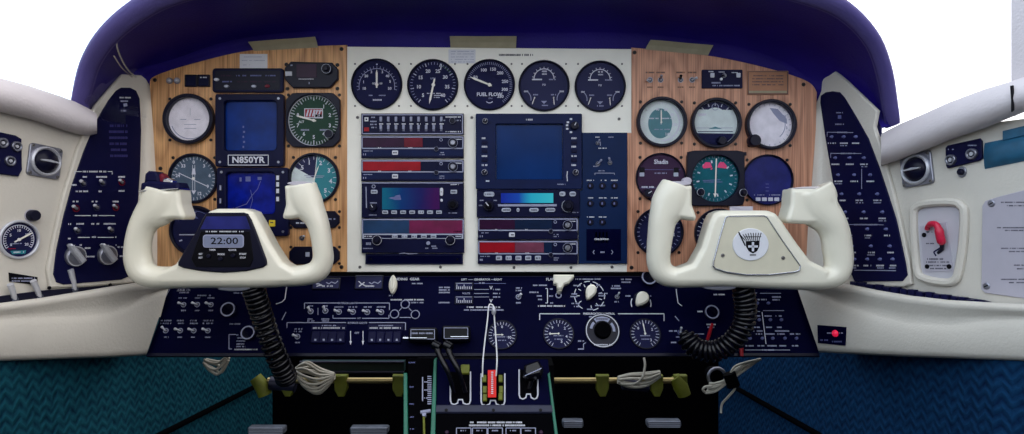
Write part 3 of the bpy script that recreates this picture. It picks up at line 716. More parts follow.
for y0, y1, lab, tx in ((211, 228, 'black octagonal plate behind the inner grip of the left yoke, below the teal dial', True), (246.5, 264, 'black octagonal plate low on the left wood panel beside the yoke hub', False)):
    F = PANEL.frame(315, (y0 + y1) / 2); t = thing('octagonal_plate', lab, 'plate', F)
    mb = MB(F, 'black'); mb.prism([(290, y0 + 5), (295, y0), (335, y0), (340, y0 + 5), (340, y1 - 5), (335, y1), (295, y1), (290, y1 - 5)], 0, 3, 'bezel', .6)
    if tx: mb.marks(296, 307, 223, 1.5, 3.1, 'ink'); mb.marks(320, 336, 219, 1.5, 3.1, 'ink2')
    else: mb.rect(306.5, 252, 310.5, 256.5, 3, 3.6, 'lcd', .2)
    part('face_plate', mb, t, F)
    for p in ((291, y0 + .5), (339.5, y0 + .5), (339.5, y1 - .5), (291, y1 - .5)): screw(t, F, *p, 'screw', 1.5)
F = PANEL.frame(302, 238); t = thing('toggle_switch', 'single chrome toggle switch on the left wood panel between two octagonal plates', 'switch', F); toggle(t, F, 302, 238, 30, 0, 2.6, 4.6, name='switch_body')
# faint print under the lamps
# ================================================================== WHITE PANEL GAUGES
def m_g1(mb, R):
    mb.larc(0, -2, R * .74, -100, 100, .6, .6, 'ink2', 40); mb.lticks(0, -2, R * .74, R * .84, -100, 100, 21, .5, .6, 'ink2')
    nums(mb, R, [('10', -108), ('1', -80), ('20', -52), ('3', -24), ('3', 24), ('40', 52), ('5', 78), ('50', 108)], .56, 2.6)
    mb.ltext('000', -2.5, 0.8, 2.0, .6, 'ink'); mb.ltext('00', 4, .8, 2.0, .6, 'ink'); mb.marks(-9, -4, -11, 1.2, .6, 'ink2'); mb.marks(2, 10, -11, 1.2, .6, 'ink2'); mb.marks(-4, 5, -15.5, 1.6, .6, 'ink')
    mb.lprism(circ(0, 20, .8, 10), .5, .8, 'ink')
gauge(377, 84.5, 25.6, 'first round gauge of the white panel row, needle straight up', 'gface', m_g1, pointer(0, .62, .15, 1.6), h=3, ri=.94, scr_n=(), )
def m_g2(mb, R):
    mb.lticks(0, 0, R * .84, R * .94, -140, 140, 36, .5, .6, 'ink2'); mb.lticks(0, 0, R * .80, R * .94, -140, 140, 8, .9, .6, 'ink')
    nums(mb, R, [('5', -137), ('10', -98), ('15', -60), ('20', -20), ('25', 20), ('30', 58), ('35', 98), ('40', 137)], .60, 3.4)
    mb.ltext('RPM', 0, 6.3, 1.9, .6, 'ink2'); mb.marks(-6, 8, -8.5, 1.0, .6, 'ink'); mb.marks(1, 8, -10.5, 1.0, .6, 'ink'); mb.marks(1, 7, -12.5, 1.0, .6, 'ink')
    mb.larc(0, 0, R * .88, 20, 58, 1.6, .55, 'ggreen'); mb.lline(7.6, 15, 8.6, 21, 1.0, .65, 'ink')
gauge(433, 85, 25.6, 'second round gauge of the white panel row, numbered 5 to 40', 'gface', m_g2, pointer(192, .82, .25, 1.7, cx=.02, cy=.0), h=3, ri=.94, scr_n=())
def m_g3(mb, R):
    mb.lticks(0, 0, R * .84, R * .95, -75, 140, 44, .5, .6, 'ink2')
    nums(mb, R, [('50', -62), ('100', -22), ('150', 12), ('200', 42), ('250', 78), ('300', 107), ('350', 137)], .66, 3.0)
    mb.ltext('FUEL FLOW', 0, -9.6, 3.4, .6, 'ink', True); mb.ltext('PPH', 1, -13.6, 1.6, .6, 'ink2'); mb.larc(0, -14, 4, 130, 230, .8, .6, 'ink')
gauge(489.5, 85, 25.6, 'round fuel flow gauge in the middle of the white panel row', 'gface', m_g3, pointer(-68, .88, .1, 1.7), h=3, ri=.94, scr_n=(), name='fuel_flow_gauge')
def m_g4(mb, R):
    mb.larc(0, 7, 10, -90, 90, .9, .6, 'ink'); mb.lticks(0, 7, 10, 12, -80, 80, 9, .6, .6, 'ink'); mb.lline(-12, 6.4, -2, 6.4, 1.4, .65, 'ink'); mb.marks(5, 12, 6.4, 1.3, .6, 'ink2')
    mb.marks(-2, 3, 14.5, 1.6, .6, 'ink'); mb.marks(-2, 3, 11.8, 1.4, .6, 'ink'); mb.ltext('PSI', 0, 1.0, 2.0, .6, 'ink')
    mb.larc(-22, -13, 9, 35, 100, .8, .6, 'ink2'); mb.larc(22, -13, 9, -100, -35, .8, .6, 'ink2')
    mb.marks(-20, -15.5, -5.5, 1.6, .6, 'ink'); mb.marks(15.5, 20, -5.5, 1.6, .6, 'ink'); mb.marks(-12, -6, -8.8, 1.4, .6, 'ink2'); mb.marks(7, 12, -8.8, 1.4, .6, 'ink2')
    mb.lprism([(-3, -15), (3, -15), (0, -18)], .5, .65, 'ink2'); mb.marks(-3, 4, -19.5, 1.2, .6, 'ink2')
two = [pointer(200, .32, .0, .7, cx=-.40, cy=-.50), pointer(175, .32, .0, .7, cx=.40, cy=-.50)]
gauge(544, 86, 25.6, 'fourth round gauge of the white panel row, dull grey blue face', 'gface2', m_g4, two, h=3, ri=.93, scr_n=())
gauge(600, 86.5, 25.6, 'last round gauge of the white panel row, nearest the right wood panel', 'gface2', m_g4, two, h=3, ri=.93, scr_n=())

# ================================================================== RADIO STACKS
def radio_body(px0, py0, px1, py1, name, label, h=4.0, m='radio'):
    F = PANEL.frame((px0 + px1) / 2, (py0 + py1) / 2); t = thing(name, label, 'radio', F); mb = MB(F, m); mb.rect(px0, py0, px1, py1, 0, h, m, .5); return t, F, mb
def btn(t, F, x0, y0, x1, y1, z, m='lcd', r=.8, nm='push_button', txt=True):
    mb = MB(F, m); mb.rect(x0, y0, x1, y1, z, z + 1.2, m, .3, r)
    if txt: mb.marks(x0 + 1, x1 - 1, (y0 + y1) / 2, min(1.4, (y1 - y0) * .4), z + 1.3, 'dark_ink')
    return part(nm, mb, t, F)
# audio selector
t, F, mb = radio_body(362, 114, 464, 135, 'audio_panel', 'audio selector panel with a row of small switches, topmost of the left radio stack', 4)
mb.box(363.2, 115.3, 462.8, 134.2, .9, 4.1, 'ink2')
for i in range(9):
    x = 381.5 + i * 7.5; mb.marks(x - 1.5, x + 2.5, 124.5, 1.3, 4.1, 'ink'); mb.bar(x - 1, 117.3, x + 1.4, 118, 4.1, 'ink2'); mb.bar(x - 1, 131, x + 1.4, 131.6, 4.1, 'ink2')
for y in (122, 125, 128): mb.marks(371, 377.5, y, 1.4, 4.1, 'ink2')
mb.marks(371, 376, 118, 1.4, 4.1, 'ink2'); mb.marks(446, 461, 117.6, 1.3, 4.1, 'ink'); mb.marks(444, 448, 121, 1.3, 4.1, 'ink2'); mb.marks(457, 461, 121, 1.3, 4.1, 'ink2'); mb.marks(445, 461, 132.2, 1.3, 4.1, 'ink')
part('face_plate', mb, t, F)
for i in range(9):
    x = 381.5 + i * 7.5
    for y in (119.9, 128):
        mb = MB(F, 'ink2'); mb.rect(x - .9, y - 2.4, x + 1.5, y + 2.4, 4, 6.2, 'ink2', .5, .5); part('rocker_switch', mb, t, F)
mb = MB(F, 'paper'); mb.rect(365.5, 118, 369.3, 122, 4, 4.8, 'paper', .2); mb.bar(366.6, 119.2, 368.2, 120.8, 4.9, 'radio'); part('white_button', mb, t, F, label='white square button at the left end')
mb = MB(F, 'red'); mb.rect(365, 128, 370, 132, 4, 4.8, 'red', .2); part('red_button', mb, t, F, label='red square button at the left end')
knob('selector_knob', t, F, 453, 121.5, 2.9, 4, 'bezel', None, 4, 'ink2')
# nav and com radios: a long tinted window in a pale line, a strip below
def navcom(px0, py0, px1, py1, name, label, lens, split, lens2=None, split2=None, lower='radio2', buttons=False, side='radio'):
    t, F, mb = radio_body(px0, py0, px1, py1, name, label, 4)
    hd = (py1 - py0) * .5 + .5; yb = py0 + hd + 1
    mb.rect(px0 + .8, yb + 1.2, px1 - .8, py1 - 2.2, 4, 4.15, lower); mb.box(px0 + 1, py0 + 1.2, px1 - .8, yb, 1.15, 4.2, 'ink2')
    mb.marks(px0 + 2.5, px0 + 12, yb + 2.6, .9, 4.25, 'ink2'); mb.marks(px0 + 2, px0 + 5, yb + 6, 2, 4.25, 'ink2')
    mb.marks(px0 + 17, px0 + 20, yb - .8, 1.1, 4.3, 'ink'); mb.marks(px0 + 47, px0 + 51, yb - .8, 1.1, 4.3, 'ink')
    mb.marks(px1 - 9, px1 - 2, py0 + 3.5, 1.1, 4.3, 'ink'); mb.marks(px1 - 24, px1 - 19, yb + 4.2, 1, 4.25, 'ink2'); mb.marks(px1 - 24, px1 - 19, yb + 6.2, 1, 4.25, 'ink2')
    part('face_plate', mb, t, F)
    mb = MB(F, lens); xs = px0 + (px1 - px0) * split
    mb.rect(px0 + 2, py0 + 2, xs, yb - 1.2, 4, 4.6, lens, .15)
    xe = px0 + (px1 - px0) * .74
    if lens2: x2 = px0 + (px1 - px0) * split2; mb.rect(xs, py0 + 2, x2, yb - 1.2, 4, 4.6, lens2, .15); xs = x2
    mb.rect(xs, py0 + 2, xe, yb - 1.2, 4, 4.6, side, .15); part('readout_window', mb, t, F)
    knob('tuning_knob', t, F, px1 - 10.5, py0 + 7.2, 4.7, 4, 'bezel', 'steel', 4.1, 'ink2')
    knob('volume_knob', t, F, px1 - 27, yb + .8, 2.2, 3.4, 'bezel', None, 4.1, 'ink2')
    mb = MB(F, 'ink2'); mb.ring(px1 - 22.5, py0 + 4, 1.0, 1.7, 4, 4.4, 'ink2', 14); part('lamp_ring', mb, t, F)
    if buttons:
        for k in range(5): btn(t, F, px0 + 18 + k * 9.7, yb + 2, px0 + 24 + k * 9.7, yb + 6.5, 4.1)
    else: btn(t, F, px0 + 31, yb + 2.2, px0 + 36.8, yb + 6.6, 4.1, 'ink')
    return t, F
navcom(362, 136.3, 464, 158.3, 'navigation_radio', 'narrow radio with dark wine window, second from top of the left stack', 'wine', .42, 'red_d', .6)
navcom(362, 160, 464, 181.3, 'navigation_radio', 'narrow radio with bright red window above the map display radio', 'red', .58)
# map display radio
M['scr_map'] = screen_mat('teal to violet painted reflection', [(-.043, (20, 120, 146)), (-.012, (16, 62, 128)), (.02, (36, 34, 104)), (.042, (70, 22, 92))], .55, 0, noise=.15)  # sky reflection on the screen, painted as a glowing colour ramp
t, F, mb = radio_body(362.5, 182.3, 464, 218, 'map_radio', 'radio with wide map screen painted with teal and violet reflections in the left stack', 4.5)
mb.line(363, 183.1, 463.5, 183.1, 1.0, 4.6, 'ink2'); mb.marks(451, 459, 184.8, 1.1, 4.6, 'ink'); mb.marks(371, 378, 203, 1.1, 4.6, 'ink2'); mb.marks(370, 379, 215, 1, 4.6, 'ink2'); mb.marks(449, 458, 213, 1, 4.6, 'ink2'); mb.line(367, 187, 367.4, 208, .9, 4.6, 'ink2')
mb.ring(374.5, 186.7, 1.2, 2, 4.5, 4.9, 'ink2', 14); part('face_plate', mb, t, F)
mb = MB(F, 'scr_map'); mb.rect(383, 188, 440, 209.5, 4.5, 4.8, 'scr_map'); mb.flat([(389, 198), (395, 197), (397, 195.5), (401, 195), (402, 200), (396, 200)], 4.9, 'ink3'); part('screen', mb, t, F)
for k in range(7): btn(t, F, 383.3 + k * 8.9, 210.5, 389 + k * 8.9, 214, 4.5)
btn(t, F, 372, 190, 378.5, 194, 4.5); btn(t, F, 451, 190, 457.5, 194, 4.5); btn(t, F, 440.5, 188, 443.6, 196, 4.5, 'ink', 1.4); btn(t, F, 440.8, 199, 443.4, 202, 4.5, 'ink', 1.3, txt=False)
knob('tuning_knob', t, F, 453.5, 204.5, 5.2, 6, 'bezel', 'black', 4.5); knob('power_knob', t, F, 374.5, 207.5, 3.6, 5, 'bezel', None, 4.5, pointer=-30)
# twin window nav com unit
t, F, mb = radio_body(362.5, 218.6, 464.5, 252.8, 'communication_radio', 'radio with half blue half magenta window, lowest lit unit of the left stack', 4.5)
mb.box(363.5, 219.5, 463.5, 234, 1.1, 4.6, 'ink2'); mb.rect(363.3, 234, 463.8, 238.6, 4.5, 4.7, 'lcd'); mb.rect(365, 234.8, 462, 237.9, 4.7, 4.8, 'radio')
mb.marks(364.5, 373, 236.2, 1.2, 4.85, 'ink'); mb.marks(456, 463, 236.2, 1.2, 4.85, 'ink'); mb.marks(455, 463, 231.4, 1, 4.9, 'ink'); mb.marks(364, 374, 248.2, 1, 4.7, 'ink2'); mb.marks(366, 373, 243.5, 2.5, 4.7, 'ink2'); mb.marks(432, 437, 246, 1.2, 4.7, 'ink2'); mb.marks(426, 429, 248, 1.2, 4.7, 'ink2'); mb.marks(433, 438, 248, 1.2, 4.7, 'ink2')
part('face_plate', mb, t, F)
M['scr_blue'] = mat('blue tinted lens', (14, 54, 94), .3, var=.25, vscale=40); M['scr_mag'] = mat('magenta tinted lens', (106, 14, 66), .3, var=.25, vscale=40)
mb = MB(F, 'scr_blue'); mb.rect(364.4, 220.3, 410, 233.2, 4.5, 4.9, 'scr_blue'); part('readout_window', mb, t, F, label='blue left half of the window')
mb = MB(F, 'scr_mag'); mb.rect(410, 220.3, 462.7, 233.2, 4.5, 4.9, 'scr_mag'); part('readout_window', mb, t, F, label='magenta right half of the window')
for k in range(5): btn(t, F, 393 + k * 9.6, 234.6, 398.5 + k * 9.6, 238, 4.8)
for x in (378.5, 451): knob('tuning_knob', t, F, x, 240, 4.6, 5, 'bezel', 'bezel', 4.6, 'ink')
knob('volume_knob', t, F, 429, 243, 1.9, 3.6, 'ink2', None, 4.5)
F = PANEL.frame(414.5, 258.5); mb = MB(F, 'radio'); mb.rect(366, 253.6, 463, 264, 0, 3, 'radio', .4); mb.rect(368, 255.5, 461, 262.5, 3, 3.2, 'navy2', .1); mb.cyl(371.5, 259, 1.2, 3.1, 3.5, 'black', 12); mb.cyl(457.5, 259, 1.2, 3.1, 3.5, 'black', 12); mb.poly([(400, 253.6), (405, 252.6), (409, 253.8), (418, 253.2)], .6, 4.6, 'ink2')
solo('blanking_plate', mb, 'blank dark blue plate at the foot of the left radio stack', 'plate', F)
# radar display
F = PANEL.frame(528, 152); t = thing('radar_display', 'large square radar display with dark blue screen in the right radio stack', 'display', F)
a, b = F.T(476, 114.3), F.T(581.5, 189.4); c, d = F.T(496, 124.5), F.T(562.5, 179.5); mb = MB(F, 'radio2')
mb.lframe(rr(a[0], a[1], b[0], b[1], 1.2, 6), rr(c[0], c[1], d[0], d[1], 1.2, 6), 0, 5, 'radio2', .6, .3)
mb.marks(526, 533, 120.4, 1.6, 5.1, 'ink')
for y in (138.8, 147.2, 156.5, 165.5): mb.marks(482, 487.5, y, 1.7, 5.1, 'ink'); mb.marks(571, 576, y, 1.7, 5.1, 'ink')
for x, y in ((570.5, 119.8), (567.5, 123), (566.7, 126), (566.8, 129.5), (570.5, 132.8)): mb.bar(x - 1.2, y - .9, x + 1.2, y + .9, 5.1, 'ink')
mb.poly([(567, 171.5), (566.5, 176), (567, 181.5)], .9, 5.1, 'ink'); mb.marks(557, 565, 184.5, 1.1, 5.1, 'ink2'); mb.marks(486, 490, 181.3, 1.5, 5.1, 'ink'); part('bezel', mb, t, F)
mb = MB(F, 'crt3'); mb.rect(496.2, 124.7, 562.3, 179.3, 0, 1, 'crt3'); part('screen', mb, t, F)
for x, y, r in ((485.5, 122, 2.6), (484.8, 172.8, 2.8), (575, 172.8, 2.8)): knob('control_knob', t, F, x, y, r, 4, 'bezel', None, 5, 'ink', 30)
knob('range_knob', t, F, 573.8, 126.5, 4, 4.5, 'bezel', None, 5, pointer=28)
for x in (484.8, 573.6):
    for y in (143, 151.5, 160.5): btn(t, F, x - 2.8, y - 1.7, x + 2.8, y + 1.7, 5, 'radio', txt=False)
# gps unit below the radar
M['scr_cy'] = screen_mat('cyan lcd', [(-.042, (20, 42, 150)), (-.015, (24, 70, 170)), (.005, (40, 170, 200)), (.045, (60, 190, 205))], .8, 0)
t, F, mb = radio_body(477, 189.8, 579.5, 217.3, 'gps_navigator', 'radio with glowing cyan strip screen directly under the radar display', 4.5)
mb.rect(498, 204.3, 556.5, 206.6, 4.5, 5, 'ink2', .2); mb.marks(479, 484, 205.5, 1.2, 4.6, 'ink2'); mb.marks(572, 578, 212.5, 1, 4.6, 'ink2'); mb.marks(480, 484, 200.5, 1.2, 4.6, 'ink2'); mb.marks(493, 497, 200.5, 1.2, 4.6, 'ink2'); part('face_plate', mb, t, F)
mb = MB(F, 'scr_cy'); mb.rect(501, 193.3, 553, 203, 4.5, 4.8, 'scr_cy'); part('screen', mb, t, F)
for q in ((484, 192, 494.5, 196.8), (559, 191.7, 565, 196.5), (569, 191.7, 575.5, 196.5), (501.5, 208, 511, 212), (516.5, 208, 519.5, 212), (529, 208, 538.5, 212), (545, 208, 555, 212)): btn(t, F, *q, 4.5, 'lcd', 2)
knob('left_knob', t, F, 489, 206, 5.2, 6, 'bezel', 'black', 4.5, pointer=-40); knob('right_knob', t, F, 567.5, 206, 5.8, 6, 'bezel', 'bezel', 4.5)
mb = MB(F, 'ink'); q = F.T(567.5, 206); mb.larc(q[0], q[1], 5.9, 150, 330, .7, 4.65, 'ink'); part('dial_mark', mb, t, F)
navcom(478, 217.8, 577.5, 239.6, 'navigation_radio', 'narrow radio with wine and navy window under the gps radio', 'wine', .37, side='lens_navy', lower='radio')
M['rose'] = mat('faded rose lens', (112, 52, 76), .3, var=.2, vscale=60)
navcom(478, 240.3, 577.5, 263.7, 'direction_finder', 'narrow radio with red and rose window and five buttons, lowest of the right stack', 'red', .37, 'rose', .66, side='lens_navy', buttons=True, lower='radio')
# switch plate right of the radar
F = PANEL.frame(604, 198); t = thing('switch_plate', 'tall blue plate of buttons between the right radio stack and the wood panel', 'switch panel', F)
mb = MB(F, 'apanel'); mb.prism([(582, 133), (626.8, 133), (626.8, 263.5), (578.3, 263.5), (578.3, 190.2), (582, 190.2)], 0, 3, 'apanel', .4)
mb.marks(595, 599, 137.5, 1, 3.1, 'ink'); mb.marks(608, 613, 137.5, 1, 3.1, 'ink2'); mb.marks(598, 606, 148.5, 1.1, 3.1, 'ink'); mb.poly([(597, 144), (600, 142), (600, 146)], .7, 3.1, 'ink2'); mb.poly([(594.5, 175), (594.5, 173.3), (614, 173.3), (614, 175)], .6, 3.1, 'ink2'); mb.marks(598, 604, 171, 1, 3.1, 'ink2'); mb.marks(593, 598, 166.5, 1, 3.1, 'ink2')
for y, xs in ((180.5, (590, 602, 614)), (198, (590, 602, 614)), (217, (590, 602))):
    for x in xs: mb.marks(x - 3.5, x + 4, y, 1.1, 3.1, 'ink')
for x0 in (595, 598.5, 602, 605.5): mb.bar(x0, 232, x0 + 1.7, 243, 3.1, 'ink2')
mb.marks(594, 608, 239, 1.6, 3.2, 'ink'); mb.rect(586, 229, 620.5, 260.5, 3, 3.1, 'navy2')
mb.poly([(594, 254), (592.5, 252), (594, 250)], .7, 3.2, 'ink2'); mb.poly([(611, 254), (612.5, 252), (611, 250)], .7, 3.2, 'ink2'); mb.marks(600, 605, 252, 1.6, 3.2, 'ink2'); part('face_plate', mb, t, F)
for y, xs in ((186, (590, 602, 614)), (203.5, (590, 602, 614)), (222, (590, 602))):
    for x in xs:
        mb = MB(F, 'bezel'); mb.cyl(x, y, 3.2, 3, 4.6, 'bezel', 20, .5); mb.bar(x - 1.2, y - 1.2, x + .3, y + 1.2, 4.7, 'ink3'); part('round_button', mb, t, F)
toggle(t, F, 597.5, 164, 50, 3, 2.2, 5, tip='ink2'); toggle(t, F, 609.5, 163, 110, 3, 2.2, 5, tip='ink2'); toggle(t, F, 597, 143.5, 60, 3, 1.8, 3.6, tip='ink2')

# ================================================================== RIGHT WOOD PANEL INSTRUMENTS
def m_r1(mb, R):
    mb.lprism([(-1 + 12 * math.sin(a * .2), -1 + 15 * math.cos(a * .2)) for a in range(32)], .5, .56, 'gteal'); mb.larc(0, 0, R * .83, 40, 175, 1.6, .62, 'ink', 40); mb.lticks(0, 0, R * .78, R * .97, -50, 310, 34, .5, .6, 'ink')
    nums(mb, R, [('40', -16), ('60', 22), ('80', 56), ('100', 100), ('140', 150)], .62, 2.8); mb.marks(-12, 12, 4.0, 1.2, .65, 'ink'); mb.marks(-7, 9, -7, 1, .65, 'ink2')
    mb.lline(0, -2, 0, 12, 1.1, .7, 'ink')
gauge(661, 122.5, 25, 'round airspeed dial with green grey face, nearest the white panel on the right wood panel', 'gglare2', m_r1, pointer(0, .6, .05, .9), h=7, ri=.88, scr_d=20.6, name='airspeed_gauge')
def m_r2(mb, R):
    mb.lprism([(R * .99 * math.sin(math.radians(a)), R * .99 * math.cos(math.radians(a))) for a in range(118, 246, 6)], .5, .56, 'gface')
    mb.lprism([(R * .99 * math.sin(math.radians(a)), R * .99 * math.cos(math.radians(a))) for a in range(-50, 56, 6)], .5, .55, 'gface2')
    mb.lprism([(R * .62 * math.sin(math.radians(a)), R * .72 * math.cos(math.radians(a)) + 0) for a in range(-62, 64, 6)], .55, .57, 'gglare2')
    mb.lticks(0, 0, R * .80, R * .95, -60, 60, 7, .8, .65, 'ink'); mb.larc(0, R * .75, 3.2, 0, 360, .7, .65, 'ink2'); mb.lline(-R * .8, -8.2, R * .8, -8.2, .8, .62, 'gface2'); mb.lline(-R * .85, -4.5, R * .8, -4.5, .5, .62, 'ink2')
    mb.lflat([(-17, 7), (-9, 8), (-9, 10), (-17, 10)], .6, 'ink'); mb.lprism([(-7, -5.5), (7, -5.5), (0, -3.2)], .56, .8, 'gteal')
def x_r2(t, F): knob('cage_knob', t, F, 720, 141.5, 4.2, 7, 'bezel', None, 2)
gauge(715, 123.5, 25, 'round horizon gauge with pale sky and dark base, top middle of the right wood panel', 'gglare2', m_r2, None, h=7, ri=.88, scr_d=20.6, extra=x_r2)
def m_r3(mb, R):
    mb.lticks(0, 0, R * .88, R * .97, 0, 345, 24, .5, .6, 'ink2'); mb.lprism([(0, 17), (8, 16), (17, 6), (17.5, 1), (10, 4), (4, 11)], .5, .56, 'ink2'); mb.larc(0, 0, R * .7, 30, 140, .8, .6, 'ink2')
    nums(mb, R, [('N', 60), ('3', 100)], .78, 2.6, .6, 'ink2')
def x_r3(t, F): knob('setting_knob', t, F, 751.5, 141.5, 6, 9, 'bezel', None, 3)
gauge(769.5, 125, 25, 'round gauge with white glare painted over its face and black knob at lower left', 'gglare', m_r3, None, h=7, ri=.88, scr_d=20.6, extra=x_r3)
def m_r4(mb, R):
    mb.ltext('Shadin', .5, 16.0, 4.2, .6, 'ink', True, sx=.9); mb.marks(-6, 6, 4.8, 1.3, .65, 'ink2'); mb.lline(-21, 8.4, 20, 8.2, .4, .6, 'ink3'); mb.lline(-22, -10, 20, -10, .4, .6, 'ink3')
    mb.lprism(rr(-21, 1.6, -16.4, 5.4, .4, 2), .5, .9, 'lcd'); mb.lprism(rr(13, 1.6, 17.6, 5.4, .4, 2), .5, .9, 'lcd'); mb.lprism(rr(-21, 5.6, -16, 10.6, .5, 2), .5, 1.2, 'black'); mb.lprism(rr(13, 5.4, 18, 10.4, .5, 2), .5, 1.2, 'black'); mb.marks(-19, -6, -9, 1.5, .65, 'ink'); mb.marks(-14, -12, -11.5, 1.5, .65, 'ink')
def x_r4(t, F): knob('rotary_knob', t, F, 646.5, 193.5, 4.4, 8, 'bezel', None, 1.5, pointer=60); 
gauge(660.5, 178, 25, 'brown black round fuel computer above the crest yoke left grip', 'gbrown', m_r4, None, h=3, ri=.95, scr_d=20.6, extra=x_r4, name='fuel_computer', cat='gauge')
def m_r5(mb, R):
    mb.lticks(0, 0, R * .86, R * .96, 0, 355, 36, .5, .6, 'ink2'); mb.lticks(0, 0, R * .66, R * .78, 20, 380, 13, 1.4, .6, 'ink')
    for sx in (-1, 1): mb.lprism([(sx * 2.5, 11), (sx * 4.5, 16), (sx * 9, 16.4), (sx * 12.5, 12), (sx * 11, 10)], .5, .8, 'pink')
    mb.lprism([(-2, 10.5), (-4.5, 9.5), (-3, 8.5)], .5, .8, 'pink'); mb.lline(-12, -2.2, 6, -1.2, .8, .65, 'ink3'); mb.marks(-11, 8, -3.5, 1.2, .65, 'ink3')
    mb.lline(.4, -18, 1.6, 20, 1.2, 1.0, 'needle'); mb.lprism([(-1.5, -15), (2, -15), (.2, -19)], .5, 1.1, 'needle')
def x_r5(t, F):
    for x, y in ((698.5, 192.5), (740.5, 193)): knob('setting_knob', t, F, x, y, 3.7, 6, 'bezel', 'bezel', 4, 'ink')
    mb = MB(F, 'bezel'); mb.rect(686, 152.5, 745, 156, 4, 5, 'bezel', .3); part('top_lip', mb, t, F)
gauge(714.5, 178.5, 25.5, 'square cased course indicator with two pink flags on a green dial', 'ghsi', m_r5, None, h=5.5, ri=.92, square=(28.5, 27.5, 3), scr_n=(), extra=x_r5, name='course_indicator', cat='gauge')
def m_r6(mb, R):
    for k in range(4): mb.lprism(rr(-11.5 + k * 6.2, -21, -6.9 + k * 6.2, -17.5, .4, 2), .5, 1.2, 'ink')
    mb.marks(-13, -3, -15, 1.1, .6, 'ink2'); mb.marks(2, 14, -15, 1.1, .6, 'ink2')
    for y in (-11, -7.5, -4): mb.lline(-1.6, y, 1.6, y, .6, .6, 'ink3')
gauge(767, 180, 25.5, 'dark blue round scope with four white boxes along its foot', 'gsky', m_r6, None, h=4, ri=.95, scr_d=20, name='weather_scope', cat='gauge')
def m_r7(mb, R):
    mb.lticks(0, 0, R * .84, R * .96, -150, 150, 26, .6, .6, 'ink2'); nums(mb, R, [('2', 100), ('4', 140), ('6', -140)], .68, 3)
gauge(658.5, 232, 24.5, 'navy round gauge behind the left grip of the crest yoke', 'gface', m_r7, pointer(150, .6, .1, 1.2), h=4, ri=.92, scr_n=(0, 2, 3), scr_d=20.5)
def m_r8(mb, R):
    mb.lticks(0, 0, R * .82, R * .96, 0, 348, 30, .7, .6, 'ink'); nums(mb, R, [('0', 300), ('1', 265), ('2', 235)], .68, 3.2); mb.marks(-17, -9, 2, 1.4, .6, 'ink'); mb.marks(-17, -10, -1, 1.4, .6, 'ink')
gauge(718.5, 233, 24.5, 'navy round gauge half hidden by the crest yoke hub', 'gface', m_r8, pointer(290, .7, .1, 1.2), h=4, ri=.92, scr_n=(0, 3))
# small things along its top
for i, (x, lab) in enumerate(((650, 'chrome switch at the left end of the right wood panel top row'), (660.5, 'small chrome lamp beside the leftmost switch on the right wood panel'), (680.5, 'dark toggle switch in the middle of the right wood panel top row'), (692, 'chrome toggle switch next to the navy light plate'))):
    F = PANEL.frame(x, 80); t = thing('toggle_switch', lab, 'switch', F); toggle(t, F, x, 80, (200, 90, 100, 20)[i], 0, 2.8, 4.2, 'steel', ('silver', 'steel', 'black', 'silver')[i], name='switch_body')
    mb = MB(F, 'dark_ink'); mb.rect(x - 4.5, 71.6, x + 4.5, 73.4, 0, .15, 'bronze'); mb.marks(x - 4, x + 4, 72.5, .9, .2, 'dark_ink'); mb.rect(x - 3, 86.4, x + 3, 88, 0, .15, 'bronze'); mb.marks(x - 2.6, x + 2.6, 87.2, .9, .2, 'dark_ink'); part('legend', mb, t, F)
F = PANEL.frame(721.7, 79); t = thing('light_plate', 'navy rectangular plate with three small lamps, beside the bronze placard', 'plate', F)
mb = MB(F, 'navy'); mb.rect(701.5, 70, 742, 88.5, 0, 2, 'navy', .4, .8); mb.marks(708, 713, 72, 1, 2.1, 'ink'); mb.marks(718, 724, 72.5, 1, 2.1, 'ink'); mb.marks(731, 737, 73, 1, 2.1, 'ink'); mb.marks(711, 720, 83.2, 1.6, 2.1, 'ink2'); mb.marks(712, 739, 86, 1.3, 2.1, 'ink2'); part('face_plate', mb, t, F)
for x in (711.7, 737.7): mb = MB(F, 'ink2'); mb.rect(x - 2, 73.5, x + 2, 78, 2, 3, 'ink', .3, .6); part('lamp', mb, t, F)
mb = MB(F, 'ink2'); mb.cyl(720.5, 79.5, 1.5, 2, 3, 'silver', 14, .3); part('lamp', mb, t, F); toggle(t, F, 723.5, 76, 200, 2, 2.2, 4, tip='black')
F = PANEL.frame(767.5, 82.5); mb = MB(F, 'bronze'); mb.rect(747, 71, 788, 95, 0, 1, 'bronze', .2); mb.box(748, 72, 787, 94, .6, 1.1, 'dark_ink')
for y in (76, 79, 82, 85): mb.marks(752, 783, y, 1, 1.1, 'dark_ink')
mb.bar(748.6, 91, 786.4, 93.2, 1.05, 'tape')
solo('placard', mb, 'bronze rectangular placard in the top right of the right wood panel', 'placard', F)
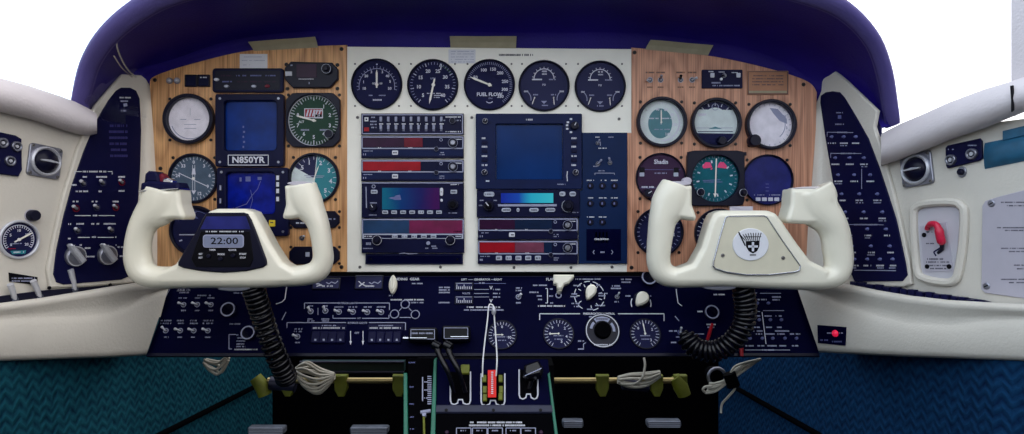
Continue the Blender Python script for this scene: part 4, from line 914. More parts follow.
# ================================================================== CONTROL YOKES
def swept(mb, F, st, n=22, seg=60, m='cream'):
    """a limb of elliptical section; st: (px, py, half width, half depth, z)"""
    S = spline([Vector((*F.T(a, b), z)) for a, b, w, d, z in st], seg); Wd = spline([Vector((w, d, 0)) for a, b, w, d, z in st], seg); rows = []
    for i, p in enumerate(S):
        t = S[min(seg, i + 1)] - S[max(0, i - 1)]; t.z *= .3; t.normalize(); u = Vector((-t.y, t.x, 0)).normalized(); v = t.cross(u)
        rows.append([tuple(p + u * Wd[i].x * math.cos(2 * PI * k / n) + v * Wd[i].y * math.sin(2 * PI * k / n)) for k in range(n)])
    mb.loft(rows, m, True, closed=True)
    mb.add(rows[0], [tuple(range(n - 1, -1, -1))], m); mb.add(rows[-1], [tuple(range(n))], m)
def fuse(name, mb, parent, F, voxel, it=5):
    """melt overlapping closed pieces into one continuous moulded body"""
    me = mb.mesh(name, F.s); ob = bpy.data.objects.new(name, me); COL.objects.link(ob)
    r = ob.modifiers.new('r', 'REMESH'); r.mode = 'VOXEL'; r.voxel_size = voxel; r.use_smooth_shade = True
    q = ob.modifiers.new('s', 'SMOOTH'); q.iterations = it; q.factor = .5
    dg = bpy.context.evaluated_depsgraph_get(); dg.update(); new = bpy.data.meshes.new_from_object(ob.evaluated_get(dg))
    ob.modifiers.clear(); ob.data = new; new.name = name
    for p in new.polygons: p.use_smooth = True
    if not new.materials: new.materials.append(M[mb.mats[0]])
    ob.parent = parent
    return ob
def yoke(F, label, limbs, guards, hub, shaft_to):
    t = thing('control_yoke', label, 'yoke', F); mb = MB(F, 'cream')
    for st in limbs: swept(mb, F, st)
    for g, z0, z1 in guards: mb.prism(g, z0, z1, 'cream', 3)
    mb.prism(hub, -13, 13, 'cream', 4)
    fuse('yoke_body', mb, t, F, .0018, 4)
    hx = sum(p[0] for p in hub) / len(hub); a = Vector((*F.T(hx, 250), -8)); e = (PANEL.at(*shaft_to) - F.o); b = Vector((e.dot(F.pl.x), e.dot(F.pl.y), e.dot(F.pl.n))) / F.s
    mb = MB(None, 'steel'); mb.tube([a, a.lerp(b, .5), b - (b - a).normalized() * 1.5], 7.5, 'steel', 24); part('control_column', mb, t, F)
    mb = MB(None, 'bezel'); d = (b - a).normalized(); mb.tube([b - d * 6, b - d * 2.2], [8.6, 9.6], 'bezel', 24); part('column_collar', mb, t, F)
    return t
# ---- left yoke with the clock
F = YOKE.frame(229, 250)
L1 = [(166, 189.5, 18.5, 11, 6), (163.5, 198, 20.5, 12.5, 5), (159, 208, 20, 13, 4), (148.5, 219, 14.5, 12.5, 3), (142, 231, 12.5, 12.5, 2), (138.5, 246, 12.6, 12.5, 1), (138.5, 260, 13.5, 13, 0), (143, 271.5, 13, 13, 0), (155, 277, 11.5, 13, 0), (175, 277.5, 11, 13, 0), (200, 277.5, 10.5, 13, 0), (230, 277.8, 10.3, 13, 0)]
L2 = [(230, 277.8, 10.3, 13, 0), (260, 277.5, 10.5, 13, 0), (285, 276.3, 10.5, 13, 0), (305, 275, 10.5, 13, 0), (317.5, 270.5, 11, 13, 0), (323, 260, 10.2, 13, 0), (322.7, 246, 9.8, 13, 1), (320.5, 231, 10.3, 13, 2), (317, 219, 11.5, 13, 3), (310, 207, 15.5, 13, 4), (306, 197, 16, 12.5, 5), (303.5, 185, 14.5, 11, 6)]
hubL = [(206, 222), (213, 211.5), (221, 208.8), (249, 208.8), (257, 211.8), (263, 222), (275, 245), (286, 262), (300, 270), (296, 283), (164, 284), (160, 272), (180, 264), (192, 246)]
tL = yoke(F, 'cream control yoke on the left with a digital clock in its hub', [L1, L2],
          [([(160, 190), (185.5, 189), (187, 205), (191, 216), (189, 220), (180, 219), (170, 220), (158, 224)], -12, 14), ([(288.3, 186), (300, 185), (313, 222), (303, 217.5), (292, 219.5), (287, 218.5), (286.3, 216), (289.5, 205)], -12, 14)], hubL, (259, 251))
face = [(212.3, 213.8), (216, 212.8), (249, 212.6), (253.2, 213.8), (257, 220), (261, 230), (271.6, 258.5), (272.2, 263.5), (268, 266.5), (252, 270), (230, 271.6), (208, 270), (190, 266.8), (185.2, 264.5), (185.2, 261), (194, 246), (203.5, 230.5), (209, 219)]
mb = MB(F, 'bezel'); mb.prism(face, 11, 15.2, 'bezel', 1.2); mb.prism([(208, 231), (256, 231), (259.5, 258), (256, 266), (203, 266), (198.5, 258)], 15.2, 15.8, 'black', .4)
mb.prism([(213.5, 216.5), (252, 216.3), (256.5, 229), (207.5, 229)], 15.2, 15.6, 'gsky', .2)
mb.marks(213, 250, 231.2, 1.3, 15.95, 'ink'); mb.text('TIMER', 219.5, 249.2, 1.6, 15.9, 'ink', True); mb.text('CLOCK', 239, 249.2, 1.6, 15.9, 'ink', True)
for tx, x, y in (('SET', 208, 253.2), ('RST', 208, 256.8), ('MODE', 228, 253.4), ('START', 249.2, 253.2), ('STOP', 249.2, 256.8)): mb.text(tx, x, y, 1.7, 15.9, 'ink', True)
clk = part('clock_face', mb, tL, F, label='navy black clock inset in the hub')
mb = MB(F, 'lcd'); mb.rect(210.3, 234.2, 250.3, 247, 15.8, 16.3, 'ink2', .2, 3); mb.rect(211.4, 235.2, 249.2, 246, 16.3, 16.5, 'lcd2', .05, 2.2); mb.text('22:00', 231.5, 240.6, 6.4, 16.6, 'black', False, 1.35); part('clock_display', mb, clk, F)
for x, y in ((216, 255.2), (227.5, 257.8), (240, 254.6)): mb = MB(F, 'bezel'); mb.cyl(x, y, 2.0, 15.8, 17.6, 'bezel', 18, .4); part('clock_button', mb, clk, F)
mb = MB(F, 'bezel'); mb.prism([(147, 190), (148, 184), (155, 181.5), (172, 182.5), (184, 183), (186, 187.5), (184.5, 191), (150, 192)], -7, 14, 'navy', 2.5); mb.prism([(146.5, 191), (186.5, 188.5), (186, 190), (147, 192.6)], -8, 15.5, 'chrome', .4); part('switch_cap', mb, tL, F, label='navy switch housing on the outer grip')
mb = MB(F, 'bezel'); mb.prism([(149.5, 183), (150.5, 174.5), (154, 171.5), (161, 172), (163.5, 176), (164.5, 183)], -4, 11, 'navy', 2); part('trim_switch', mb, tL, F)
mb = MB(F, 'red'); mb.prism([(162, 183), (162, 175.5), (165.5, 173.8), (168, 177), (168, 183)], -2, 8, 'red_d', 1.5); part('red_button', mb, tL, F, label='small dark red button beside the trim switch')
mb = MB(F, 'chrome'); mb.prism([(168, 183.5), (169, 179.5), (173, 178.5), (178, 181), (178, 184)], 2, 12, 'chrome', 1.2); part('rocker', mb, tL, F)
mb = MB(F, 'steel'); q = F.T(303.5, 184); P = [(q[0] + 12.5 * math.cos(a), q[1] + 2.2 * math.sin(a)) for a in [2 * PI * k / 30 for k in range(30)]]; mb.lprism(P, -4, 12, 'plac', .6); part('grip_cap', mb, tL, F, label='pale flat cap on the inner grip')
# ---- right yoke with the crest
F = YOKE.frame(748, 251)
R1 = [(675, 184, 14.5, 11, 6), (671.5, 194, 17, 12.5, 5), (667.5, 206, 18, 13, 4), (662, 220, 14, 13, 3), (660, 234, 12.8, 13, 2), (658.5, 249, 12, 13, 1), (658.5, 262, 11.8, 13, 0), (663, 272.5, 11.5, 13, 0), (674, 277, 10.7, 13, 0), (695, 277.5, 10, 13, 0), (720, 277.5, 9.5, 13, 0), (748, 278.5, 9.5, 13, 0)]
R2 = [(748, 278.5, 9.5, 13, 0), (775, 279.5, 9.7, 13, 0), (800, 279.8, 10, 13, 0), (822, 279, 10.5, 13, 0), (835, 273.5, 12.5, 13, 0), (838.5, 262, 14, 13, 0), (836.5, 246, 14.8, 12.5, 1), (833.5, 232, 14.8, 12.5, 2), (827, 220, 16.5, 13, 3), (816, 208, 21, 13, 4), (812.5, 199, 22.5, 12.5, 5), (808.5, 190, 22, 11, 6)]
hubR = [(707, 221), (711, 213.5), (718, 210.5), (764, 210.5), (772, 213.5), (778, 221), (793, 243), (806, 260), (826, 270), (822, 284), (672, 283), (670, 270), (690, 263), (699, 247)]
tR = yoke(F, 'cream control yoke on the right with a round crest on its hub', [R1, R2],
          [([(664, 187), (689, 186), (689, 205), (693.5, 217), (692, 221), (686, 220), (677, 218.5), (664, 224)], -12, 14), ([(786.5, 189), (830, 189), (838, 226), (822, 223), (800, 224), (784, 223), (781.5, 219.5), (785.5, 205)], -12, 14)], hubR, (745, 259))
plate = [(720.4, 217.5), (723, 215.8), (758, 215.3), (761.5, 216.5), (777, 240), (794.4, 264.5), (793.5, 269.5), (788, 271.3), (763, 274), (740, 274), (722, 271.5), (710.5, 267.8), (708, 265), (709, 259), (715, 236)]
mb = MB(F, 'chrome'); loc = mb.P(plate); mb.lframe(loc[::-1], inset(loc[::-1], 1.2), 11, 15.8, 'chrome', .3); mb.lprism(inset(loc[::-1], 1.1), 11, 15.2, 'cream2', .3)
pl_ = part('hub_plate', mb, tR, F, label='dull cream hub plate with a bright metal edge')
for x, y in ((718, 254.5), (777, 257)): screw(tR, F, x, y, 'screw_l', 1.9, 15.2, 'plate_screw')
mb = MB(F, 'paper'); q = F.T(745, 243.8); mb.lprism(circ(q[0], q[1], 17.6, 48, 15.8), 15.2, 16.2, 'paper', .4); z = 16.3
mb.prism([(740, 240.5), (753.5, 240), (753.2, 246), (751, 250.3), (747, 252.5), (743, 250.3), (740.4, 246)], z, z + .25, 'black')
mb.rect(745.9, 241.4, 748.1, 250.5, z + .25, z + .4, 'ink'); mb.rect(742.3, 244.6, 751.8, 246.8, z + .25, z + .4, 'ink')
for k in range(9): mb.line(739.6 + k * 1.65, 240, 734.6 + k * 2.55, 232.4 + .5 * abs(k - 4) * (k < 4) , .75, z + .2, 'black')
mb.line(733, 231.5, 739.5, 245, 1.3, z + .22, 'black'); mb.line(738.5, 236.4, 755, 236.2, .7, z + .22, 'black'); mb.line(744, 254, 750, 254, 1.0, z + .22, 'black')
part('crest', mb, pl_, F, label='white oval crest with a black shield, cross and fan of lines')
mb = MB(F, 'steel'); q = F.T(675.5, 184); P = [(q[0] + 12.5 * math.cos(a), q[1] + 2.2 * math.sin(a)) for a in [2 * PI * k / 30 for k in range(30)]]; mb.lprism(P, -4, 12, 'plac', .6); part('grip_cap', mb, tR, F)
q = F.T(686, 181); mb = MB(None, 'plac'); mb.lprism(circ(q[0], q[1], 4.5, 20, 3.4), -2, 6, 'plac', 1); part('push_switch', mb, tR, F, label='grey push switch on top of the inner grip')
q = F.T(809, 189); mb = MB(None, 'plac'); P = [(q[0] + 20 * math.cos(a), q[1] + 2.0 * math.sin(a)) for a in [2 * PI * k / 30 for k in range(30)]]; mb.lprism(P, -4, 11, 'vinyl_d', .6); part('grip_cap', mb, tR, F)
mb = MB(F, 'plac'); mb.rect(731.5, 206.3, 754.5, 213, -6, -4, 'plac', .4); mb.rect(733, 210, 753, 213.5, -6, 0, 'plac', .3); part('chart_clip', mb, tR, F, label='pale translucent clip standing on top of the hub')
for cx, cy, tt, FF in ((236, 288, tL, YOKE.frame(229, 250)), (718, 287, tR, YOKE.frame(748, 251))):
    q = FF.T(cx, cy); mb = MB(None, 'steel'); mb.lprism(circ(q[0], q[1], 16, 30, 2.6), -7, 6, 'steel', .5); part('underside_boss', mb, tt, FF)

# ---- coiled cords hanging from the yokes
def coil(label, path, turns, r, wr, tails):
    F = World(path[0]); P = spline([Vector(p) - F.o for p in path], 400); n = len(P); pts = []
    u = None
    for i, p in enumerate(P):
        t = (P[min(n - 1, i + 1)] - P[max(0, i - 1)]).normalized()
        if u is None: u = t.cross(Vector((0, 1, 0))).normalized()
        u = (u - t * u.dot(t)).normalized(); w = t.cross(u); k = i / (n - 1); a = 2 * PI * turns * k; e = min(1, k * 14, (1 - k) * 14)
        pts.append(p + (u * math.cos(a) + w * math.sin(a)) * r * e)
    Q = spline(pts, n * 2); mb = MB(None, 'black')
    mb.tube(Q, wr, 'cord', 7); return solo('coiled_cord', mb, label, 'cord', F)
M['cord'] = mat('glossy black cord', (8, 8, 16), .25, spec=.35)
coil('black coiled cord hanging from the left clock yoke to the footwell', [ray(252, 285, .955), ray(257, 300, .965), ray(264, 322, .985), ray(274, 350, 1.0), ray(284, 372, 1.02), ray(287, 380, 1.03)], 22, .0135, .0033, None)
coil('black coiled cord looping below the crest yoke toward the pressure gauges', [ray(741, 285, .955), ray(745, 302, .96), ray(744, 322, .965), ray(733, 341, .97), ray(714, 351, .98), ray(695, 347, .99), ray(684, 332, 1.0)], 25, .0135, .0032, None)

# ================================================================== LOWER SWITCH PANEL
F = LOWER.frame(484, 318); tl = thing('lower_panel', 'dark navy lower switch panel running across below both wood panels', 'panel', F); FL = F
mb = MB(F, 'navy2'); mb.prism([(171, 276), (797, 276), (806, 305), (820, 356.5), (146, 356.5), (160, 318)], -4, 0, 'navy2', .5)
I, J = 'ink', 'ink2'
def lab(x, y, w=9, c='ink2', h=1.4): mb.marks(x - w / 2, x + w / 2, y, h, .12, c)
for x in (183.7, 197.4, 211): lab(x, 310.5, 5); 
lab(183, 298, 9); lab(198, 298, 6); lab(211, 298, 7); lab(205, 295.5, 15)
for x, w in ((166, 11), (180.4, 7), (194, 8), (208, 11)): lab(x, 320.6, w); lab(x, 323.4, w); lab(x, 337.2, 6)
lab(165, 292, 6, J, 2); lab(183, 290, 14, I, 2.6); lab(184, 292.6, 12, J); mb.poly([(171, 287), (164, 300), (153, 334)], .7, .1, J)
lab(239, 293, 11); lab(235, 324, 11); mb.poly([(236, 334.5), (229, 334.5), (229, 349), (232, 349)], .7, .1, J)
for y in (335, 338, 341, 344, 346.5): lab(241, y, 9, J)
lab(246, 349.5, 23, I, 1.4)
mb.poly([(287, 284), (285, 299), (282, 302), (276, 304)], .9, .1, I); mb.poly([(286, 312), (282, 320)], .9, .1, J)
# exterior light row
mb.poly([(304.5, 309), (304.5, 303), (338, 303)], .8, .1, J); mb.poly([(357, 303), (389.5, 303), (389.5, 310)], .8, .1, J); mb.poly([(333, 315), (333, 318.3), (356, 318.3)], .8, .1, J); mb.poly([(362, 318.3), (389, 318.3), (389, 315)], .8, .1, J)
mb.text('EXTERIOR LIGHTS', 347.5, 303.2, 1.7, .12, J, True); mb.text('OFF', 359, 318.3, 1.5, .12, J)
for x in (310.8, 325.5): lab(x, 319, 8); lab(x, 321, 7); lab(x, 306, 5)
for x in (339, 353, 367.3, 381.3): lab(x, 307, 9)
mb.line(318, 308, 318, 315, .7, .1, J)
mb.poly([(287, 328), (287, 322.6), (346, 322.6)], .8, .1, J); mb.poly([(369, 322.6), (405.5, 322.6), (405.5, 330)], .8, .1, J); mb.text('INTERIOR LIGHTS', 357.5, 323, 1.7, .12, J, True)
for x0, x1 in ((312, 346), (368.5, 403)):
    mb.rect(x0, 324.5, x1, 330, .02, .1, 'navy'); mb.marks(x0 + 1, x1 - 1, 328, 1.5, .2, I); mb.marks(x0 + 10, x1 - 10, 325.6, 1.2, .2, J)
for x in (350.6, 363): mb.line(x, 331, x, 343, .8, .1, I); mb.flat([(x - 1.3, 341), (x + 1.3, 341), (x, 345)], .12, I)
mb.text('OFF', 356.8, 333, 1.8, .12, J, True); lab(298, 329, 9); lab(298, 331.5, 8); lab(297.5, 342.5, 5)
# landing gear
mb.text('LANDING  GEAR', 405, 279.2, 2.6, .12, I, True, 1.05); lab(407, 299.8, 33, I); lab(411, 302.6, 25, J); mb.line(399, 311, 402, 307.5, .7, .1, J); mb.line(411.5, 311, 408.5, 307.5, .7, .1, J); mb.line(399.6, 317.5, 411, 317.5, .7, .1, J); lab(391, 295.6, 4); mb.marks(412, 423, 283.5, 1.3, .12, J)
# generator
mb.text('LEFT', 464, 279.6, 2.0, .12, I, True); mb.text('GENERATOR', 482, 279.6, 2.0, .12, I, True); mb.text('RIGHT', 498, 279.6, 2.0, .12, I, True); mb.line(468, 279.6, 473, 279.6, .6, .1, J); mb.line(491, 279.6, 494, 279.6, .6, .1, J); lab(482, 283, 6, J)
for y in (287.5, 290, 292.5): lab(444.5, y, 11, J)
lab(444, 302.6, 11, J); mb.text('VOLTS', 466, 293.4, 1.8, .12, J, True)
mb.text('V', 491, 288, 3.6, .12, I); mb.text('V', 491, 301, 3.6, .12, I)
for y in (289.5, 293.5, 297): mb.line(474, y, 489, y, .5, .1, J); mb.marks(493, 500, y, 1.2, .12, J)
mb.poly([(474, 283.5), (506, 283.5)], .5, .1, 'ink3'); lab(483, 307.2, 34, I); lab(484, 310, 40, J)
lab(518.5, 288, 7, J); lab(518.5, 290.5, 7, J); lab(518.5, 302.8, 5, J)
# flaps, selector, pressurization
mb.text('FLAPS', 551, 279.4, 2.7, .12, I, True); lab(540, 285.3, 14, J); lab(534, 292.3, 9, J); lab(539, 296, 6, J); lab(540, 299.5, 4, J); lab(551, 306, 28, I); mb.poly([(545.5, 288.5), (547.5, 288.5), (547.5, 303), (545.5, 303)], .8, .1, I)
for y in (289, 296, 303): lab(551, y, 4, J)
q = F.T(589.5, 295.8)
for a in range(-150, 160, 33): mb.larc(q[0], q[1], 15.2, a, a + 22, .9, .1, I, 6); s, c = math.sin(math.radians(a + 27)), math.cos(math.radians(a + 27)); mb.lline(q[0] + 10 * s, q[1] + 10 * c, q[0] + 13 * s, q[1] + 13 * c, .8, .1, I)
for x, y, w in ((588, 279.2, 25), (577, 285.5, 7), (574, 294, 7), (574, 296.6, 7), (575.5, 303.5, 8), (577, 306.5, 6), (603, 293.5, 9), (602, 295.8, 7), (600, 305.5, 10), (590, 309.3, 6), (598, 285, 5)): lab(x, y, w, J, 1.3)
for x, y, w in ((616, 286, 8), (616, 288.4, 10), (616.5, 301.8, 4), (627, 279.4, 12), (627, 282.2, 11), (628, 296, 5), (649, 296, 5)): lab(x, y, w, J, 1.4)
q = F.T(641, 303.5); mb.larc(q[0], q[1], 10, 60, 110, 1.0, .1, I, 10); mb.larc(q[0], q[1], 10, -110, -60, 1.0, .1, I, 10)
mb.poly([(539.7, 320), (539.7, 313.8), (580, 313.8)], .9, .1, I); mb.poly([(618, 313.8), (664, 313.8), (664, 321)], .9, .1, I); mb.text('PRESSURIZATION CONTROL', 599, 313.8, 1.9, .12, I, True, .9); lab(592, 316.8, 8, J)
lab(581, 341, 6, J); lab(581, 349, 6, J); mb.poly([(586, 342.5), (583.5, 344), (583.5, 348)], .7, .1, J)
# right hand rows
mb.poly([(676, 289), (678, 303), (682, 306)], .9, .1, I); mb.poly([(675, 316), (679, 321)], .9, .1, J)
lab(719, 294.6, 11, I); lab(700, 311.5, 5, I); lab(711, 324.5, 9, I); lab(711, 327.3, 7, J); mb.poly([(694.5, 341), (694.5, 334), (704, 334)], .8, .1, J); lab(673, 331, 8, J); lab(674, 342.5, 6, J); mb.marks(676, 681, 337, 1, .12, J)
for x0, x1, y in ((736, 757, 293), (760, 781, 293.3), (749, 760, 311.5), (763, 784, 310.6), (745, 790, 350)): mb.line(x0, y, x1, y, .7, .1, J)
mb.line(762, 312, 766, 344, .8, .1, I)
for x, y, w in ((759, 299.6, 15), (776, 297, 10), (776, 299.8, 7), (756, 316, 8), (768, 316, 7), (778.5, 316, 6), (748, 327.3, 6), (757, 327.3, 6), (769, 327.3, 6), (780, 327.3, 6), (749, 330.8, 8), (758, 331, 9), (782, 331, 14), (748, 334, 7), (759, 334, 6), (770, 334, 9), (781, 334, 7), (795, 334, 10), (749.5, 345.8, 8), (761, 345.8, 7), (772, 345.8, 9), (783, 345.8, 7), (795, 345.8, 6), (768, 350, 12)): lab(x, y, w, J, 1.4)
part('panel_sheet', mb, tl, F)
mb = MB(F, 'steel'); mb.rect(147, 353.2, 819, 356.4, 0, 1.2, 'bezel', .3); part('bottom_lip', mb, tl, F)
sw = dict(nut='ink2', tip='ink')
for x in (183.7, 197.4, 211): toggle(tl, F, x, 304.8, 165, 0, 2.6, 4.4, **sw)
for x, a in ((166, 130), (180.4, 165), (194, 165), (208, 165)): toggle(tl, F, x, 330.8, a, 0, 2.6, 4.4, **sw)
for x, y, a in ((310.8, 311.5, 120), (325.5, 311, 110), (339, 312, 170), (353, 312, 170), (367.3, 312.3, 170), (381.3, 312.3, 170)): toggle(tl, F, x, y, a, 0, 2.9, 4.2, **sw)
toggle(tl, F, 297.5, 336.7, 165, 0, 2.7, 4.0, **sw); toggle(tl, F, 518.5, 297, 35, 0, 2.8, 3.6, **sw); toggle(tl, F, 617, 297, 60, 0, 2.2, 4.0, nut='steel', tip='silver'); toggle(tl, F, 680, 332.5, 80, 0, 2.4, 4.5, nut='ink3', tip='silver')
for x, y in ((757, 303.4), (768, 303.4), (748.5, 320), (759, 320), (770, 320), (781, 320), (749.6, 338.5), (762, 338.5), (772.4, 338.5), (784.5, 338.5), (796, 338.5)): 
    mb = MB(F, 'ink3'); mb.cyl(x, y, 1.5, 0, 2.4, 'ink3', 14, .4); part('circuit_breaker', mb, tl, F)
for x0 in (312.6, 368.8):
    for k in range(4): mb = MB(F, 'navy'); a = x0 + k * 8.3; mb.rect(a, 331.8, a + 7.4, 343.6, 0, 3, 'navy', .8, .8); mb.bar(a + 2.6, 339.5, a + 4.6, 341.5, 3.05, 'ink2'); part('rocker_switch', mb, tl, F)
for x, y, r in ((230.7, 311.2, 7), (250.5, 334.3, 6.6), (710, 313.8, 6.8), (647.8, 279.3, 7.4)):
    q = F.T(x, y); mb = MB(None, 'bezel'); mb.llathe(0, 0, [(r * .8, 0), (r * .82, 3), (r, 4), (r, 7), (r * .88, 8)], 'bezel', 30); mb.larc(0, 0, r * .93, 0, 360, r * .2, 8.05, 'ink2', 36); mb.lprism(circ(0, 0, r * .82, 30), 7.5, 8.0, 'navy2'); part('pull_knob', mb, tl, F, (*q, 0))
for x, y in ((405.3, 304.4), (394.6, 314.2), (415.4, 314.7)):
    q = F.T(x, y); mb = MB(None, 'bezel'); mb.lframe(circ(0, 0, 4.6, 26), circ(0, 0, 3.7, 26), 0, 1.4, 'ink2', .25); mb.llathe(0, 0, [(3.7, 0), (3.5, 1.0), (2, 1.6)], 'navy2', 24); part('gear_light', mb, tl, F, (*q, 0))
for x0, y0, x1, y1 in ((313.5, 278.5, 340, 289.5), (356, 275.8, 382.8, 289.5)):
    mb = MB(F, 'gface2'); mb.rect(x0, y0, x1, y1, 0, 2, 'bezel', .4); mb.rect(x0 + 1, y0 + 1, x1 - 1, y1 - .8, 2, 2.1, 'gface2'); xm = (x0 + x1) / 2
    mb.poly([(x0 + 3, y0 + 6), (x0 + 6, y1 - 5), (x0 + 10, y1 - 3)], .9, 2.2, I); mb.line(x0 + 3.5, y1 - 2.5, x0 + 9, y0 + 7, 1.0, 2.2, I); mb.poly([(xm, y1 - 6.5), (xm + 3, y1 - 5), (xm + 5, y1 - 7), (xm + 9, y1 - 5.5), (x1 - 1.5, y1 - 8)], .9, 2.2, J); mb.marks(xm - 4, xm + 7, y1 - 2.8, 1.6, 2.2, I)
    part('edge_meter', mb, tl, F)
for y in (287.4, 301):
    mb = MB(F, 'gface'); mb.rect(455, y - 4.6, 473, y + 3.4, 0, 1.6, 'bezel', .3); mb.rect(456, y - 3.8, 472, y + 2.6, 1.6, 1.7, 'gface')
    for k in range(9): mb.line(457 + k * 1.8, y + 2.2, 457 + k * 1.8, y - (2.4 if k in (0, 4) else .4), .6, 1.8, I)
    mb.line(456, y - 3.6, 472, y - 3.6, .6, 1.8, J); part('edge_meter', mb, tl, F)
# gear handle, flap lever and selectors: cream handles
q = F.T(394.6, 287.5); mb = MB(None, 'cream'); mb.llathe(0, 0, [(2.2, 0), (2.2, 8)], 'steel', 16); hp = part('gear_lever', mb, tl, F, (*q, 0))
mb = MB(None, 'cream'); P = [(2.0 * math.cos(a) * (1.7 + .25 * math.cos(2 * a)), 9.6 * math.sin(a)) for a in [2 * PI * k / 36 for k in range(36)]]; mb.lprism(P, 7, 14, 'cream', 2); part('lever_handle', mb, hp, F, label='white wheel shaped landing gear handle')
q = F.T(559, 292); mb = MB(None, 'cream'); mb.tube([(q[0], q[1], 0), (q[0], q[1] - 1, 3), (q[0] + .5, q[1] + 1, 7)], 2.4, 'cream', 14); fp = part('flap_lever', mb, tl, F, None, label='cream flap lever')
mb = MB(F, 'cream'); mb.prism([(553, 277.8), (573, 277.8), (573, 280.5), (567.5, 286.3), (563.5, 287.5), (562, 291), (559, 292.5), (556.5, 291), (556, 287.5), (553, 286.5)], 5, 12, 'cream', 1.5); part('lever_handle', mb, fp, F)
mb = MB(F, 'black'); q = F.T(558.5, 295.5); mb.lframe(circ(*q, 3.2, 20), circ(*q, 2.1, 20), 0, 1.6, 'ink2', .3); part('lever_bush', mb, tl, F)
def teardrop(px, py, ang, ln, r, label):
    q = F.T(px, py); b = MB(None, 'bezel'); b.llathe(0, 0, [(r * 1.35, 0), (r * 1.3, 2), (r * 1.1, 3)], 'bezel', 26); k = part('selector_knob', b, tl, F, (*q, 0), label)
    a = math.radians(ang); s, c = math.sin(a), math.cos(a); P = []
    for i in range(28):
        t = 2 * PI * i / 28; x = r * math.sin(t) * (1 - .35 * max(0, -math.cos(t))); y = ln * .5 * math.cos(t) if math.cos(t) > 0 else ln * .75 * math.cos(t)
        P.append((x * c + y * s, -x * s + y * c))
    m_ = MB(None, 'cream'); m_.lprism(P, 2.5, 9, 'cream', 1.6); part('knob_handle', m_, k, F)
teardrop(590.5, 292.5, 25, 13, 5.2, 'cream teardrop selector knob inside a ring of marks'); teardrop(641.5, 299.5, 38, 13, 6.2, 'cream teardrop knob between two white arcs')
for x, y, rot in ((740, 349, .12), (708.5, 333.5, .45)):
    q = F.T(x, y); mb = MB(None, 'red'); mb.tube([(-9 * math.sin(rot) * .9, -9 * .9, 5), (0, 0, 4), (9 * math.sin(rot), 9, 3)], [1.6, 2.2, 2.0] if x > 720 else [1.6, 1.8, 1.4], 'red', 12); k = part('guarded_lever', mb, tl, F, (*q, 0), 'small glossy red lever'); mb = MB(None, 'steel'); mb.tube([(0, 0, 0), (0, 0, 4)], 1.2, 'bezel', 10); part('lever_post', mb, k, F)
# gauges on the lower panel
def m_lo(items, R0):
    def fn(mb, R):
        mb.lticks(0, 0, R * .74, R * .97, -150, 150, 22, .55, .6, 'ink'); nums(mb, R, items, .58, 2.6); mb.marks(-5, 5, -2, 1.1, .65, 'ink2'); mb.marks(-4, 4, -5.5, 1.1, .65, 'ink2')
    return fn
def gl(px, py, r, label, items, ptr, scr=()):
    return gauge(px, py, r, label, 'gface', m_lo(items, r), ptr, h=2.4, ri=.95, pl=LOWER, scr_n=scr, off=.0003)
gl(502, 335, 14.5, 'small round gauge behind the white cord loop on the lower panel', [('0', 0), ('90', 110), ('1', -90)], pointer(270, .6, .1, .8))
gl(558.5, 333.8, 15.3, 'small round gauge left of the pressurization dial', [('1', 0), ('2', 50), ('4', 110), ('5', 160), ('0', -90), ('9', -45)], pointer(268, .7, .05, .9))
gl(645, 333.8, 15.3, 'small round gauge right of the pressurization dial, below a cream knob', [('0', -50), ('2', 60), ('3', 140)], pointer(-8, .85, .1, 1.0))
Fd = LOWER.frame(602.3, 331, .0003); t = thing('pressurization_dial', 'round pressure control dial with a white ring, between two small gauges', 'dial', Fd)
mb = MB(None, 'bezel'); mb.lprism(circ(0, 0, 17.5, 44), 0, 2, 'bezel', .5); mb.larc(0, 0, 16.2, 0, 360, .9, 2.1, 'ink', 48); mb.larc(0, 0, 12.2, -35, 35, 4.2, 2.1, 'ink2', 20); mb.larc(0, 0, 11.5, -80, -45, 2.6, 2.1, 'ink2', 10); mb.larc(0, 0, 11.5, 50, 95, 2.6, 2.1, 'ink2', 10); mb.marks(-9, 9, -14.2, 1.3, 2.15, 'ink'); mb.marks(-6, 6, 11.7, 1.4, 2.25, 'dark_ink'); part('dial_face', mb, t, Fd)
mb = MB(None, 'black'); mb.llathe(0, 0, [(8.5, 2), (8.3, 6), (7.4, 7)], 'dull', 30); part('dial_knob', mb, t, Fd)
